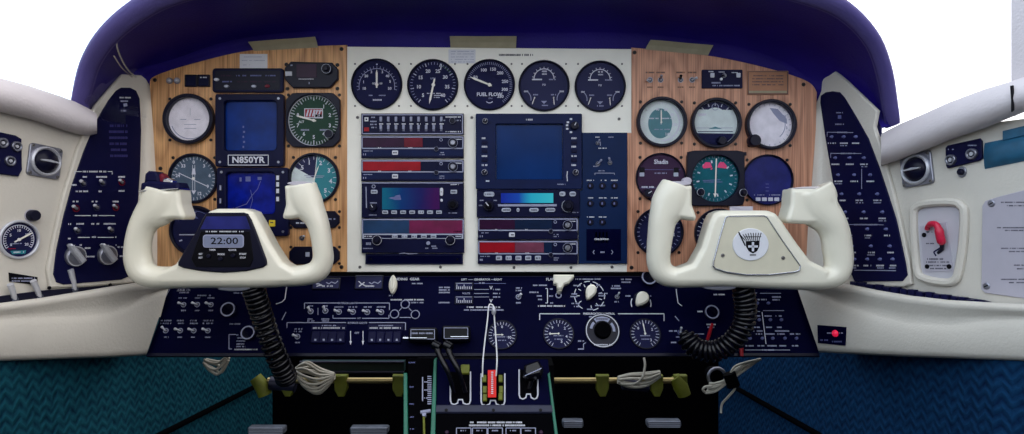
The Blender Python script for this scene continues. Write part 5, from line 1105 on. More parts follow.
# black T handles above the quadrant
for (x0, y0, x1, y1, hx0, hx1, hy), lb in zip(((411, 331, 438.5, 344.8, 412.5, 429, 341.8), (443.5, 329.3, 471, 344.3, 452, 469.5, 340.6)), ('black bar shaped pull handle left of the quadrant with a bright metal strip', 'black bar shaped pull handle above the quadrant levers')):
    Fh = LOWER.frame((x0 + x1) / 2, (y0 + y1) / 2, .0002); t = thing('pull_handle', lb, 'handle', Fh); mb = MB(Fh, 'black')
    xm, ym = (x0 + x1) / 2, (y0 + y1) / 2; mb.cyl(xm, ym, 3.5, 0, 8, 'steel', 18); part('shaft', mb, t, Fh)
    mb = MB(Fh, 'black'); mb.rect(x0, y0, x1, y1, 8, 17, 'black', 2.2, 2.5); mb.box(x0 + 2.2, y0 + 2.4, x1 - 2.2, y1 - 2.2, .6, 17.05, 'ink2'); mb.marks(x0 + 3, x1 - 4, y0 + 6, 1.6, 17.1, 'ink2') if x0 < 420 else None; part('handle_bar', mb, t, Fh)
    mb = MB(Fh, 'chrome'); mb.tube([(*Fh.T(hx0, hy), 17.3), (*Fh.T(hx1, hy), 17.3)], 1.0, 'chrome', 10); part('metal_strip', mb, t, Fh)
    if x0 < 420: mb = MB(Fh, 'chrome'); mb.tube([(*Fh.T(x0 - 6, 341), 12), (*Fh.T(x0 + .5, 341), 12)], [2.0, 1.6], 'chrome', 12); part('pin_end', mb, t, Fh)
# ================================================================== CENTRE PEDESTAL
F = PED.frame(490, 395); tp = thing('throttle_quadrant', 'dark centre pedestal with throttle slots and green edge strips', 'pedestal', F); FP_ = F
mb = MB(F, 'navy2'); mb.prism([(437, 359), (548, 359), (553, 407), (435.5, 407)], -6, 0, 'navy2', .6); part('quadrant_plate', mb, tp, F)
mb = MB(F, 'navy'); mb.prism([(435.5, 405.5), (553, 405.5), (554, 414), (435, 414)], -4, 3, 'steelblue', 1.2)
M['steelblue'] = mat('dull blue grey metal', (34, 37, 62), .5, .2, var=.2)
for x in (446.5, 493.5, 540.5): mb.cyl(x, 411.5, 1.6, 3, 3.6, 'black', 12)
part('cross_strip', mb, tp, F)
mb = MB(F, 'black'); mb.prism([(435, 414.2), (554, 414.2), (559, 452), (431, 452)], -5, 1, 'dull', .6)
mb.marks(470, 522, 422.8, 1.7, 1.1, 'ink'); mb.marks(468, 525, 425.8, 1.7, 1.1, 'ink')
for x0 in (456.5, 472.5, 488, 506, 521): mb.box(x0, 428.4, x0 + 14.5, 440, .8, 1.1, 'ink2'); mb.marks(x0 + 4, x0 + 10, 431, 1.3, 1.1, 'ink2'); mb.marks(x0 + 3, x0 + 12, 436, 1.5, 1.1, 'ink2')
fp_ = part('fuel_plate', mb, tp, F, label='black plate with two white lines of print and a row of boxes')
for x, c in ((447, 'wine'), (541, 'wine')): mb = MB(F, c); mb.cyl(x, 433, 2, 1, 2.6, c, 14, .5); part('small_lamp', mb, fp_, F)
# side walls and green edges of the pedestal
mb = MB(F, 'dull'); mb.prism([(434, 361), (437, 358), (435.2, 452), (430, 452)], -60, 3, 'green', .5); part('side_strip', mb, tp, F, label='green edge strip left of the quadrant')
mb = MB(F, 'green'); mb.prism([(547.5, 375), (549.5, 373), (560, 452), (556.5, 452)], -60, 3, 'green', .5); part('side_strip', mb, tp, F, label='green edge strip right of the quadrant')
mb = MB(F, 'green'); mb.prism([(403.8, 374), (407.5, 374), (408.5, 452), (404, 452)], -40, 3, 'green', .5); part('side_strip', mb, tp, F, label='outermost green edge strip on the left')
def slot(x0, x1, ya, yb, yr, outline='ink'):
    """a W shaped gate: dark recess with a raised white line"""
    xm = (x0 + x1) / 2; w = (x1 - x0); b = MB(F, 'dull')
    P = [(x0, ya), (x0, yr - 3), (x0 + 1, yr), (x0 + w * .2, yr + 1), (x0 + w * .36, yr - .5), (xm - w * .1, yr - 4), (xm + w * .1, yr - 4), (x1 - w * .36, yr - .5), (x1 - w * .2, yr + 1), (x1 - 1, yr), (x1, yr - 3), (x1, yb)]
    b.prism(P + [(x1, min(ya, yb)), (x0, min(ya, yb))] if ya != yb else P, 0.02, .5, 'dull')
    b.tube([(*F.T(*p), .9) for p in P], .85, outline, 8); return part('lever_gate', b, tp, F)
slot(450.5, 470.5, 384, 372, 404); slot(481.2, 504.8, 374, 374, 405); slot(519.2, 537.8, 370, 380, 398.5)
for pts, lb in (([(439, 358, 26), (441, 365, 25), (449, 380, 20), (454.5, 394, 4)], None), ([(450, 358, 26), (452, 366, 25), (460, 380, 20), (465.5, 394, 4)], None)):
    mb = MB(F, 'black'); P = spline([Vector((*F.T(a, b), z)) for a, b, z in pts], 16); mb.tube(P, [3.4] * 5 + [3.0] * 6 + [2.4] * 6, 'cord', 10); lv = part('throttle_lever', mb, tp, F)
    mb = MB(F, 'black'); q = P[1]; mb.tube([q + Vector((-3.5, 3, 0)), q + Vector((3.5, -1, 1))], [4.6, 4.2], 'cord', 14); part('lever_grip', mb, lv, F)
mb = MB(F, 'black'); mb.prism([(524, 372), (538, 367), (543, 376), (541, 382), (528, 385), (523, 381)], 8, 18, 'cord', 2.5); mb.line(524.5, 383.6, 541, 376, .9, 18.1, 'ink2'); mx_ = part('mixture_lever', mb, tp, F)
mb = MB(F, 'black'); mb.tube([(*F.T(533, 377), 9), (*F.T(529, 389), .3)], 2.6, 'cord', 12); part('lever_arm', mb, mx_, F)
mb = MB(F, 'primer'); 
for x, y in ((484.5, 380), (485, 391), (500.5, 380), (501, 391), (485, 399), (500.5, 398)): mb.rect(x - 2, y - 4, x + 2, y + 3, .5, 3, 'primer', .5, .6)
part('friction_block', mb, tp, F, label='yellow green blocks seen inside the middle gate')
mb = MB(F, 'primer'); mb.rect(461, 366, 469.5, 375, 0, 4, 'primer', .6, .8); part('friction_block', mb, tp, F)
Fb = World((-.046, 1.1, 0)); mb = MB(None, 'dull'); pr = [(.965, .0005), (.965, .40), (1.06, .515), (1.25, .515), (1.25, .0005)]
mb.lprism([(y - 1.1, z) for y, z in pr], -.112, .112, 'dull'); mb.v = [(x_, y_, z_) for y_, z_, x_ in mb.v]
base_me = mb.mesh('pedestal_base', 1); ob = bpy.data.objects.new('pedestal_base', base_me); COL.objects.link(ob); ob.parent = tp; ob.matrix_parent_inverse = F.M4().inverted(); ob.matrix_basis = Fb.M4()
# trim indicator column
mb = MB(F, 'dull'); mb.prism([(408, 358), (434, 358), (431.5, 452), (408.6, 452)], -12, 0, 'dull', .5)
for k in range(14): mb.bar(427.5, 376 + k * 2.1, 431.5, 377 + k * 2.1, .1, 'ink2')
mb.bar(422, 377, 423.2, 401, .1, 'ink2'); mb.marks(424, 428, 382, 1.2, .1, 'ink2'); mb.marks(424, 428, 390, 1.2, .1, 'ink2'); mb.marks(424, 428, 398, 1.2, .1, 'ink2'); mb.marks(408.5, 415, 362.5, 1.2, .1, 'ink3'); mb.marks(409.5, 414, 387, 1.4, .1, 'ink3'); mb.marks(409.5, 414, 404, 1.4, .1, 'ink3'); mb.marks(410, 414, 417, 1.4, .1, 'ink3'); mb.marks(410, 414, 429, 1.4, .1, 'ink3')
tc_ = part('trim_column', mb, tp, F)
mb = MB(F, 'steel'); mb.tube([(*F.T(421, 414), 4), (*F.T(431, 412.5), 4)], 1.8, 'ink2', 12); mb.tube([(*F.T(424, 416), 3), (*F.T(424.5, 436), 3)], 1.2, 'primer', 10); mb.lprism(circ(*F.T(424.5, 416), 2.2, 14), .0, 5, 'ink2', .5); part('trim_pointer', mb, tc_, F)
# tag and cord on the control lock
Fg = PED.frame(492, 387); mb = MB(Fg, 'redtag'); rows = []
for k in range(9):
    y = 373 + k * 3.4; z = 6 + 1.2 * math.sin(k * .8); rows.append([(*Fg.T(488, y), z), (*Fg.T(496.3, y), z + .4), (*Fg.T(496.3, y), z + 1.1), (*Fg.T(488, y), z + .7)])
mb.loft(rows, 'redtag', False, closed=True)
for k in range(12): y = 375.5 + k * 1.9; mb.bar(491.4, y, 493.4, y + 1.0, 8.7, 'ink')
solo('warning_tag', mb, 'red fabric tag with white print in the middle throttle gate', 'tag', Fg)
Fc = World(ray(491, 308, 1.02)); P = [ray(482.5, 377, .985), ray(483, 360, .99), ray(485, 340, 1.02), ray(487.5, 320, 1.035), ray(488.5, 308, 1.045), ray(489.5, 304.5, 1.048), ray(491.5, 304.5, 1.048), ray(493.5, 307, 1.045), ray(494.5, 320, 1.035), ray(496, 340, 1.02), ray(497, 360, .99), ray(496, 376, .985)]
mb = MB(None, 'wire'); mb.tube(spline([p - Fc.o for p in P], 80), .0011, 'cordw', 8); cd = solo('cord_loop', mb, 'thin white cord looped from the generator switches down to the red tag', 'cord', Fc)
mb = MB(None, 'silver'); c = ray(493.8, 311, 1.035) - Fc.o; mb.tube([c + Vector((0, 0, .006)), c + Vector((0, 0, .003)), c - Vector((0, 0, .003)), c - Vector((0, 0, .006))], [.002, .0035, .0035, .002], 'silver', 12); part('cord_clasp', mb, cd, Fc, label='bright metal clasp at the top of the loop')

# ================================================================== FOOTWELL
def tubeobj(name, label, cat, pts, r, m, group=None, seg=0):
    F = World(pts[0]); P = [Vector(p) - F.o for p in pts]
    if seg: P = spline(P, seg)
    mb = MB(None, m); mb.tube(P, r, m, 12); return solo(name, mb, label, cat, F, group), F
for x0, x1, lb, mids in ((268, 403, 'left torque tube with yellow green brackets under the lower panel', (288, 341, 399)), (549, 683, 'right torque tube with yellow green brackets under the lower panel', (602, 656, 680))):
    Y = 1.2; A, B = ray(x0 if x0 < 400 else 545, 380.5, Y), ray(x1 if x1 > 500 else 424, 380.5, Y); F = World((A + B) / 2); t = thing('torque_tube', lb, 'tube', F)
    mb = MB(None, 'brass'); mb.tube([A - F.o, B - F.o], .0055, 'brass', 14); part('rod', mb, t, F)
    for m_ in mids:
        c = ray(m_, 381.5, Y) - F.o; mb = MB(None, 'primer'); mb.lprism([(c.x - .011, c.z - .014), (c.x - .004, c.z - .026), (c.x + .006, c.z - .026), (c.x + .012, c.z - .012), (c.x + .012, c.z + .012), (c.x - .011, c.z + .012)], -.006, .006, 'primer', .0015)
        mb.v = [(x, -z, y) for x, y, z in mb.v]; part('bracket', mb, t, F)
    e = ray(x0 - 6 if x0 < 400 else x1 - 2, 384, Y) - F.o; mb = MB(None, 'primer'); mb.tube([e + Vector((-.012, 0, .012)), e + Vector((0, 0, -.004)), e + Vector((.006, 0, -.02))], [.011, .013, .012], 'primer', 14); part('end_cap', mb, t, F)
    mb = MB(None, 'steel'); c0 = ray(x0 + 2 if x0 < 400 else x1 - 60, 383, Y) - F.o; mb.tube([c0, c0 + Vector((.045, .004, -.006))], .012, 'steelblue', 14); part('sleeve', mb, t, F)
def bundle(label, a, b, n, Y, sag, spread, m='wire'):
    F = World(ray(*a, Y)); mb = MB(None, m)
    for k in range(n):
        ph = k / n * 6.28; ca, cb = ray(*a, Y), ray(*b, Y); off = Vector((0, .012 * math.cos(ph), .012 * math.sin(ph)))
        P = [ca + off * .4, ca.lerp(cb, .3) + off * spread - Vector((0, 0, sag * (.6 + .3 * math.sin(k)))), ca.lerp(cb, .65) + off * spread * .9 - Vector((0, 0, sag)), cb + off * .35]
        mb.tube(spline([p - F.o for p in P], 20), .0024, m, 7)
    return solo('wire_bundle', mb, label, 'wires', F)
bundle('bundle of grey white wires under the lower panel beside the left coiled cord', (296, 371), (334, 376), 16, 1.17, .012, 1.9)
bundle('bundle of grey white wires on the right torque tube under the pressure gauges', (618, 380), (660, 374), 9, 1.17, .006, 1.0)
bundle('short loop of white wires under the left switches beside the carpet', (205, 362), (228, 358), 6, 1.15, .014, 1.0)
o, Fq = tubeobj('cable', 'thin white cable bent up from the right torque tube', 'cable', [ray(621, 384, 1.16), ray(634, 384, 1.155), ray(642, 378, 1.15), ray(645, 366, 1.16), ray(644, 358, 1.17)], .002, 'wire', seg=24)
# folded white cable on the right, tied in the middle
F = World(ray(728, 378, 1.14)); t = thing('cable_hank', 'folded hank of white cable tied under the right end of the lower panel', 'cable', F)
mb = MB(None, 'wire')
for k in range(7):
    P = [ray(706 + k * .6, 393 - k * 1.6, 1.14), ray(716, 391 - k * 1.3, 1.13 + .004 * (k % 3)), ray(728, 382 - k * .6, 1.13 + .003 * (k % 2)), ray(742 - k, 372 - k * 1.0, 1.13 + .003 * (k % 3)), ray(756 + k * .8, 362 - k * .5, 1.14)]
    mb.tube(spline([p - F.o for p in P], 24), .0021, 'wire', 7)
mb.tube(spline([p - F.o for p in (ray(706, 393, 1.14), ray(703, 390, 1.138), ray(705, 387, 1.136), ray(712, 386, 1.134))], 14), .0021, 'wire', 7)
part('cable_strands', mb, t, F)
mb = MB(None, 'wire'); mb.tube(spline([p - F.o for p in (ray(733, 381, 1.13), ray(735, 388, 1.13), ray(728, 397, 1.14), ray(722, 404, 1.15), ray(721, 413, 1.15))], 24), .002, 'wire', 7); part('loose_end', mb, t, F)
mb = MB(None, 'dull'); c = ray(731, 380, 1.13) - F.o; mb.tube([c + Vector((-.004, -.002, .012)), c + Vector((.004, -.002, -.010))], .011, 'dull', 12); part('cable_tie', mb, t, F)
F = World(ray(717, 377, 1.15)); mb = MB(None, 'steel'); c = Vector((0, 0, 0)); P = [c + Vector((.015 * math.cos(a), 0, .015 * math.sin(a))) for a in [2 * PI * k / 28 for k in range(29)]]; mb.tube(P, .0028, 'steel', 8, cap=False)
P = [c + Vector((.012 * math.cos(a), .003, .012 * math.sin(a))) for a in [2 * PI * k / 24 for k in range(24)]]; mb.add([tuple(p) for p in P] + [tuple(p + Vector((0, .03, 0))) for p in P], [tuple(range(24))] + [(i, i + 24, (i + 1) % 24 + 24, (i + 1) % 24) for i in range(24)], 'dull'); solo('round_connector', mb, 'dark round connector with a bright rim beside the folded cable hank', 'connector', F)
# green beam behind the tube on the left, and the pedals
F = World(ray(358, 368, 1.24)); mb = MB(None, 'green'); a, b = ray(300, 362, 1.24) - F.o, ray(404, 372, 1.24) - F.o; M['dkgreen'] = mat('dark green enamel', (10, 44, 48), .5, var=.2)
mb.add([(a.x, 0, a.z), (b.x, 0, a.z), (b.x, 0, b.z), (a.x, 0, b.z), (a.x, .02, a.z), (b.x, .02, a.z), (b.x, .02, b.z), (a.x, .02, b.z)], [(0, 3, 2, 1), (4, 5, 6, 7), (0, 1, 5, 4), (3, 7, 6, 2), (1, 2, 6, 5), (0, 4, 7, 3)], 'dkgreen')
mb.tube([(a.x, -.002, a.z), (b.x, -.002, a.z)], .0025, 'steelblue', 8); mb.tube([(a.x, -.002, b.z), (b.x, -.002, b.z)], .0025, 'steelblue', 8); solo('frame_beam', mb, 'dark green frame beam under the lower panel on the left', 'beam', F)
for x0, x1, y0, lb in ((249.5, 286, 425.5, 'outer rudder pedal of the left pair, grey tread bar'), (351, 389, 425.5, 'inner rudder pedal of the left pair, grey tread bar'), (562, 583, 419, 'narrow rudder pedal beside the right side of the pedestal'), (646, 680, 419, 'outer rudder pedal of the right pair, blue grey tread bar')):
    Y = 1.36; a, b = ray(x0, y0, Y), ray(x1, y0 + 7, Y); F = World(((a.x + b.x) / 2, Y, .12)); t = thing('rudder_pedal', lb, 'pedal', F); w = (b.x - a.x) / 2; zt = a.z - F.o.z; zb = b.z - F.o.z
    mb = MB(None, 'steelblue'); mb.lprism(rr(-w, zb, w, zt, .004, 4), -.006, .012, 'pedal', .003)
    for k in range(4): z = zb + (zt - zb) * (k + .5) / 4; mb.lprism(rr(-w + .003, z - .0009, w - .003, z + .0009, .0004, 2), .012, .0135, 'lcd')
    mb.v = [(x, -z, y) for x, y, z in mb.v]; part('tread_bar', mb, t, F)
    mb = MB(None, 'dull'); mb.lprism(rr(-w * .9, -.08, w * .9, zb - .001, .006, 4), -.012, .0, 'dull', .003); mb.v = [(x, -z, y) for x, y, z in mb.v]; part('pedal_plate', mb, t, F)
    mb = MB(None, 'dull'); mb.tube([(0, .03, -.12), (0, .02, -.06), (0, .0, zb)], .008, 'dull', 10); part('pedal_arm', mb, t, F)

# ================================================================== LEFT SIDE WALL
def wallfin(pl, label, sur, nav, cx, cy, m, thick=.006):
    F = pl.frame(cx, cy, .0005); t = thing('fin_console', label, 'switch panel', F); mb = MB(F, 'vinyl')
    mb.prism(sur, 0, 4, 'vinyl', 1.2); part('surround', mb, t, F)
    return t, F
t, F = wallfin(LW, 'fin shaped navy switch panel in a cream surround on the left wall', [(120, 74.5), (139, 75.5), (147, 81), (150.5, 95), (153.5, 130), (157, 180), (159.5, 230), (161, 275), (140, 281.5), (90, 286), (48, 287.5), (45, 270), (51, 238), (61, 195), (74, 152), (86, 122), (93, 106)], None, 105, 200, 'navy')
mb = MB(F, 'navy'); mb.prism([(113, 91), (118, 88), (127, 88), (133, 91), (136.5, 99), (138, 130), (137, 170), (134, 215), (130, 250), (126, 276), (118, 279.5), (60, 284.5), (53, 282), (50, 274), (53, 250), (60, 217), (69, 184), (81, 150), (95, 118), (105, 101)], 4, 5.2, 'navy', .5)
z = 5.3
mb.marks(116, 127, 98, 1.4, z, 'ink'); mb.marks(117, 126, 101.5, 1.4, z, 'ink2'); mb.marks(117.5, 124, 111, 1.5, z, 'ink2'); mb.prism([(119.5, 104), (123, 103.5), (123.5, 106.5), (120, 107)], 5.2, 5.8, 'ink2')
for k in range(6): mb.marks(105 + k * .3, 124, 126 + k * 6, 2.4, z, 'navyl')
M['navyl'] = mat('faint violet legend', (44, 42, 108), .5)
mb.poly([(71, 174.5), (71, 171.7), (78, 171.7)], .7, z, 'ink'); mb.poly([(104, 171.7), (108.5, 171.7), (108.5, 174.5)], .7, z, 'ink'); mb.marks(79, 103, 171.7, 1.6, z, 'ink')
for x, y, w in ((82, 177, 6), (98, 177, 11), (118, 177, 7), (70.5, 185, 5), (78.5, 191.4, 13), (98, 191.4, 6), (118, 191, 6), (72, 201.6, 6), (91, 201.6, 6), (112, 201.6, 6), (91, 215.5, 6), (66, 224, 3), (76.5, 223.8, 8), (91, 223.8, 9), (106, 223.8, 12), (65.5, 238.5, 2.5), (90, 237, 5), (113, 237, 2.5), (70, 245.6, 3), (77, 245, 2), (84, 248, 6), (104, 245.5, 3), (112, 245, 2), (117, 247, 6), (87, 256.4, 8), (120, 256, 8)): mb.marks(x - w / 2, x + w / 2, y, 1.6, z, 'ink')
mb.line(71, 215.6, 87, 215.6, .8, z, 'ink'); mb.line(95, 215.6, 111, 215.6, .8, z, 'ink'); mb.line(74, 237.3, 86, 237.3, .8, z, 'ink'); mb.line(94, 237.3, 110, 237.3, .8, z, 'ink')
part('switch_plate', mb, t, F)
for x, y, tp in ((79.5, 183.5, 'silver'), (99, 183, 'silver'), (118, 182.5, 'silver'), (72, 208.5, 'silver'), (93, 207.5, 'silver'), (112, 207.5, 'silver'), (74, 230.5, 'silver'), (107.5, 230, 'silver')): toggle(t, F, x, y, 160, 5.2, 3.4, 6.5, nut='red_d' if (x, y) in ((72, 208.5), (112, 207.5), (118, 182.5)) else 'gface2', tip=tp)
for x, y in ((70.5, 256), (102.5, 255)):
    q = F.T(x, y); mb = MB(None, 'steel'); mb.llathe(0, 0, [(9.6, 0), (9.4, 3), (8, 4.5)], 'steel', 30); mb.larc(0, 0, 9.0, 0, 360, .9, 4.0, 'silver'); k = part('magneto_switch', mb, t, F, (*q, 5.2), 'large silver rotary start switch')
    mb = MB(None, 'silver'); a = math.radians(-38); s, c = math.sin(a), math.cos(a); mb.lprism([(u * c + v * s, -u * s + v * c) for u, v in ((-2.4, -7), (2.4, -7), (2.6, 6), (1.2, 14.5), (-1.2, 14.5), (-2.6, 6))], 4, 10, 'silver', 1.2); part('switch_handle', mb, k, F)
# gauges, vents and fittings on the left wall
def wall_vent(pl, px, py, label, hw, roll):
    F = pl.frame(px, py, .0003); t = thing('air_vent', label, 'vent', F); mb = MB(None, 'silver'); ca, sa = math.cos(roll), math.sin(roll)
    rot = lambda P: [(x * ca - y * sa, x * sa + y * ca) for x, y in P]
    mb.lframe(rot(rr(-hw, -hw, hw, hw, 3.5, 6)), [(hw * .8 * math.cos(a), hw * .8 * math.sin(a)) for a in [2 * PI * (i + 0) / 28 for i in range(28)]], 0, 2.5, 'steel', .5, .2); part('flange', mb, t, F)
    mb = MB(None, 'silver'); mb.lframe(circ(0, 0, hw * .92, 40), circ(0, 0, hw * .74, 40), 2, 6, 'silver', 1.4); part('vent_ring', mb, t, F)
    mb = MB(None, 'bezel'); mb.llathe(0, 0, [(hw * .78, .4), (hw * .7, 5), (hw * .5, 8), (hw * .2, 9.5)], 'bezel', 30); b = part('eyeball', mb, t, F)
    mb = MB(None, 'silver'); mb.lprism(rot([(-hw * .5, -.8), (hw * .5, -.8), (hw * .58, .4), (0, 1.6), (-hw * .58, .4)]), 8, 10, 'silver', .4); part('vent_flap', mb, b, F)
    for sx in (-1, 1):
        for sy in (-1, 1): q = rot([(sx * hw * .84, sy * hw * .84)])[0]; part('flange_screw', shared('screw_w', F, screw_fn('screw_l', 1.7)), t, F, (*q, 2.5))
wall_vent(LW, 44, 161.5, 'round chrome air vent on the left wall beside the fin panel', 16, -.12)
F = LW.frame(7, 155, .0003); t = thing('jack_plate', 'dark plate with round jacks at the left edge of the left wall', 'plate', F); mb = MB(F, 'navy'); mb.prism([(-22, 128), (14, 135.5), (20, 139), (20.5, 170), (17, 176.5), (-22, 171)], 0, 3, 'navy', .7); part('face_plate', mb, t, F)
for x, y in ((14, 146.5), (7.5, 161), (0, 143), (-9, 160)):
    q = F.T(x, y); mb = MB(None, 'steel'); mb.lframe(circ(0, 0, 5.0, 24), circ(0, 0, 3.0, 24), 0, 3.2, 'steel', .6); mb.lprism(circ(0, 0, 3, 24), 0, 1.2, 'bezel'); mb.llathe(0, 0, [(1.8, 1), (1.6, 2.6)], 'silver', 16); part('jack', mb, t, F, (*q, 3))
def m_ox(mb, R):
    mb.larc(0, 0, R * .84, -125, 125, .7, .6, 'ink', 40); mb.lticks(0, 0, R * .68, R * .86, -125, 125, 26, .7, .6, 'ink'); nums(mb, R, [('0', -125), ('5', -60), ('10', 0), ('15', 60), ('20', 125)], .52, 2.6); mb.marks(-6, 6, -4, 1.1, .65, 'ink2'); mb.lprism([(-8, -11), (7, -11), (6, -14.5), (-6, -14.5)], .5, .6, 'gteal2'); mb.marks(-5, 5, -12.6, 1.4, .65, 'ink'); mb.lprism([(-R * .6, -8.6), (-3, -8.6), (-3, -9.2), (-R * .6, -9.2)], .5, .6, 'red')
gauge(18.5, 239.5, 19.5, 'round pressure gauge with chrome rim low on the left wall', 'gface', m_ox, pointer(62, .85, .3, 1.5), bez='silver', h=3.5, ri=.88, pl=LW, scr_n=(), off=.0003)
F = LW.frame(31, 215.5, .0003); t = thing('black_knob', 'small round black knob above the pressure gauge on the left wall', 'knob', F); knob('knob_body', t, F, 31, 215.5, 5.6, 8, 'bezel', None); mb = MB(None, 'steel'); mb.lframe(circ(0, 0, 6.4, 26), circ(0, 0, 5.4, 26), 0, .8, 'plac', .2); part('knob_skirt', mb, t, F)
F = LW.frame(23, 278, .0003); mb = MB(F, 'black'); mb.prism([(8.5, 272.5), (37, 277), (37, 285), (9, 281.5)], 0, 1.2, 'black', .3); mb.marks(11, 35, 278.2, 1.5, 1.3, 'ink2'); mb.marks(11, 35, 281, 1.3, 1.3, 'ink2'); solo('placard', mb, 'small black placard under the pressure gauge on the left wall', 'placard', F)
F = LW.frame(50, 296, .001); t = thing('lever_slot', 'dark slotted plate with three silver levers along the left ledge', 'levers', F); mb = MB(F, 'gface2'); mb.prism([(-40, 302), (0, 296), (40, 290.5), (60, 289), (120, 284.5), (122, 288), (60, 299), (0, 308), (-40, 313)], 0, 3, 'bezel', .6)
for x, y in ((47, 287.8), (108, 284.5)): mb.cyl(x, y, 1.8, 3, 4.2, 'black', 14, .3)
part('slot_plate', mb, t, F)
for a, b in (((13, 299), (5.5, 284)), ((38, 296.5), (28.5, 280.5)), ((73, 289.5), (66, 269.5))):
    mb = MB(F, 'silver'); p, q = F.T(*a), F.T(*b); mb.tube([(*p, 2), (p[0] * .6 + q[0] * .4, p[1] * .6 + q[1] * .4, 5), (*q, 7)], [2.2, 2.5, 2.9], 'silver', 14); lv = part('lever', mb, t, F); mb = MB(None, 'steel'); mb.lprism(circ(p[0], p[1], 3.2, 20), 2.8, 4.0, 'steel2', .4); part('lever_nut', mb, lv, F)
# thin white wires hanging on the glareshield at the left
F = World(ray(125, 55, 1.0)); P = [ray(136, 77, 1.03), ray(128, 70, 1.0), ray(121, 58, .968), ray(117, 46, .945), ray(117.5, 37, .935)]; mb = MB(None, 'wire')
mb.tube(spline([p - F.o for p in P], 24), .0011, 'wire', 7); mb.tube(spline([p - F.o for p in (ray(132, 77, 1.03), ray(122, 68, .99), ray(114, 56, .955))], 20), .0009, 'wire', 7); solo('wire', mb, 'two thin white wires rising from the left fin panel against the glareshield', 'wire', F)

# ================================================================== RIGHT SIDE WALL
t, F = wallfin(RW, 'fin shaped blue circuit breaker panel in a cream surround on the right wall', [(811, 95), (815, 84), (822, 80), (831, 76), (837.5, 71.5), (850, 82), (880, 111), (877, 127), (884, 150), (893, 180), (903, 220), (912, 262), (914, 284), (905, 287), (830, 285), (806, 278), (808, 230), (811, 170)], None, 865, 190, 'navy')
mb = MB(F, 'navy'); mb.prism([(823.5, 103), (824, 96), (829, 92.5), (836, 91.5), (843, 92.5), (848, 98), (859.5, 117), (872, 139), (883, 168), (891, 192), (900, 220), (909, 262), (911, 275), (906, 281), (858, 281.5), (853, 270), (846, 225), (837, 186), (829, 140)], 4, 5.2, 'navy', .5); z = 5.3
mb.marks(840, 847, 113, 1.3, z, 'ink2'); mb.prism([(842, 115.5), (845, 115.5), (845, 119), (842, 119)], 5.2, 5.8, 'ink3'); mb.marks(839, 848, 124.5, 1.4, z, 'ink2')
def edge_l(y): return 826 + (y - 120) * .17 if y < 190 else 838 + (y - 190) * .2
def edge_r(y): return 861 + (y - 120) * .53 if y < 140 else 871.5 + (y - 140) * .372 if y < 200 else 894 + (y - 200) * .22
brk = []
for y in (137, 158, 175, 194, 212, 229, 246, 259):
    l, r = edge_l(y) + 4, edge_r(y) - 7; n = max(3, int((r - l) / 11)); xs = [l + 3 + (r - l - 6) * k / (n - 1) for k in range(n)]
    for x in xs: brk.append((x, y)); mb.marks(x - 4.2, x + 3.6, y + 6.4, 1.5, z, 'ink'); mb.marks(x - 4, x + 3.5, y + 8.8, 1.2, z, 'ink2') if random.random() < .5 else None
    if y in (137, 158, 229): mb.line(l - 2, y - 4.6, r - 6, y - 4.2, .6, z, 'ink2'); mb.marks(l + 8, r - 12, y - 4.4, 1.5, z, 'ink2'); mb.line(l - 2, y - 4.6, l - 2, y, .6, z, 'ink2')
    if y == 175: mb.poly([(r - 12, y - 6), (r - 12, y + 14)], .7, z, 'ink2')
mb.line(858, 270, 900, 270.5, .8, z, 'ink2'); part('breaker_plate', mb, t, F)
for x, y in brk: q = F.T(x, y); part('circuit_breaker', shared('breaker', F, lambda b: b.llathe(0, 0, [(1.6, 0), (1.6, .8), (1.0, 1.0), (1.0, 2.6), (.7, 2.8)], 'ink3', 12)), t, F, (*q, 5.2))
wall_vent(RW, 917.5, 169.5, 'round chrome air vent on the right wall beside the breaker panel', 16.5, .12)
F = RW.frame(965, 153.5, .0003); t = thing('jack_plate', 'dark plate with two round jacks on the right wall beside the air vent', 'plate', F); mb = MB(F, 'navy'); mb.prism([(947, 148), (949, 145.5), (981, 138.5), (983, 141), (983.5, 158), (981, 160.5), (949, 168.5), (947.5, 166)], 0, 3, 'navy', .7); mb.marks(950, 957, 149.5, 1.3, 3.1, 'ink2'); mb.marks(969, 979, 145.5, 1.3, 3.1, 'ink2'); part('face_plate', mb, t, F)
for x, y in ((953.5, 160), (974.5, 154)):
    q = F.T(x, y); mb = MB(None, 'steel'); mb.lframe(circ(0, 0, 5.4, 24), circ(0, 0, 3.2, 24), 0, 3.2, 'steel', .6); mb.lprism(circ(0, 0, 3.2, 24), 0, 1.2, 'bezel'); mb.llathe(0, 0, [(2.2, 1), (2, 2.6)], 'silver', 16); part('jack', mb, t, F, (*q, 3))
F = RW.frame(962.3, 172, .0003); t = thing('latch_button', 'single dark oval latch button below the jack plate on the right wall', 'button', F); mb = MB(None, 'steel'); mb.lprism(circ(0, 0, 4.6, 24, 5.4), 0, 1.6, 'steel', .5); part('collar', mb, t, F); mb = MB(None, 'bezel'); mb.llathe(0, 0, [(3.2, 1.5), (3.1, 4), (2, 5)], 'bezel', 20); part('push_button', mb, t, F)
F = RW.frame(1010, 148, .0003); t = thing('grab_strap', 'teal padded strap at the right edge under the right window', 'strap', F); mb = MB(F, 'tealplast'); n = 8; rows = []
for k in range(13):
    x = 985 + k * 6; r = []
    top, bot = 143 - (x - 985) * .2, 169 - (x - 985) * .2
    for i in range(n + 1): u = i / n; r.append((*F.T(x, top + (bot - top) * u), .2 + 6 * math.sin(PI * u) ** .6 * min(1, .3 + k * .5)))
    rows.append(r)
mb.loft(rows, 'tealplast', True, flip=False); mb.lprism([F.T(985, 143), F.T(985, 169), F.T(1057, 154.6), F.T(1057, 128.6)], 0, .3, 'tealplast'); part('strap_pad', mb, t, F)
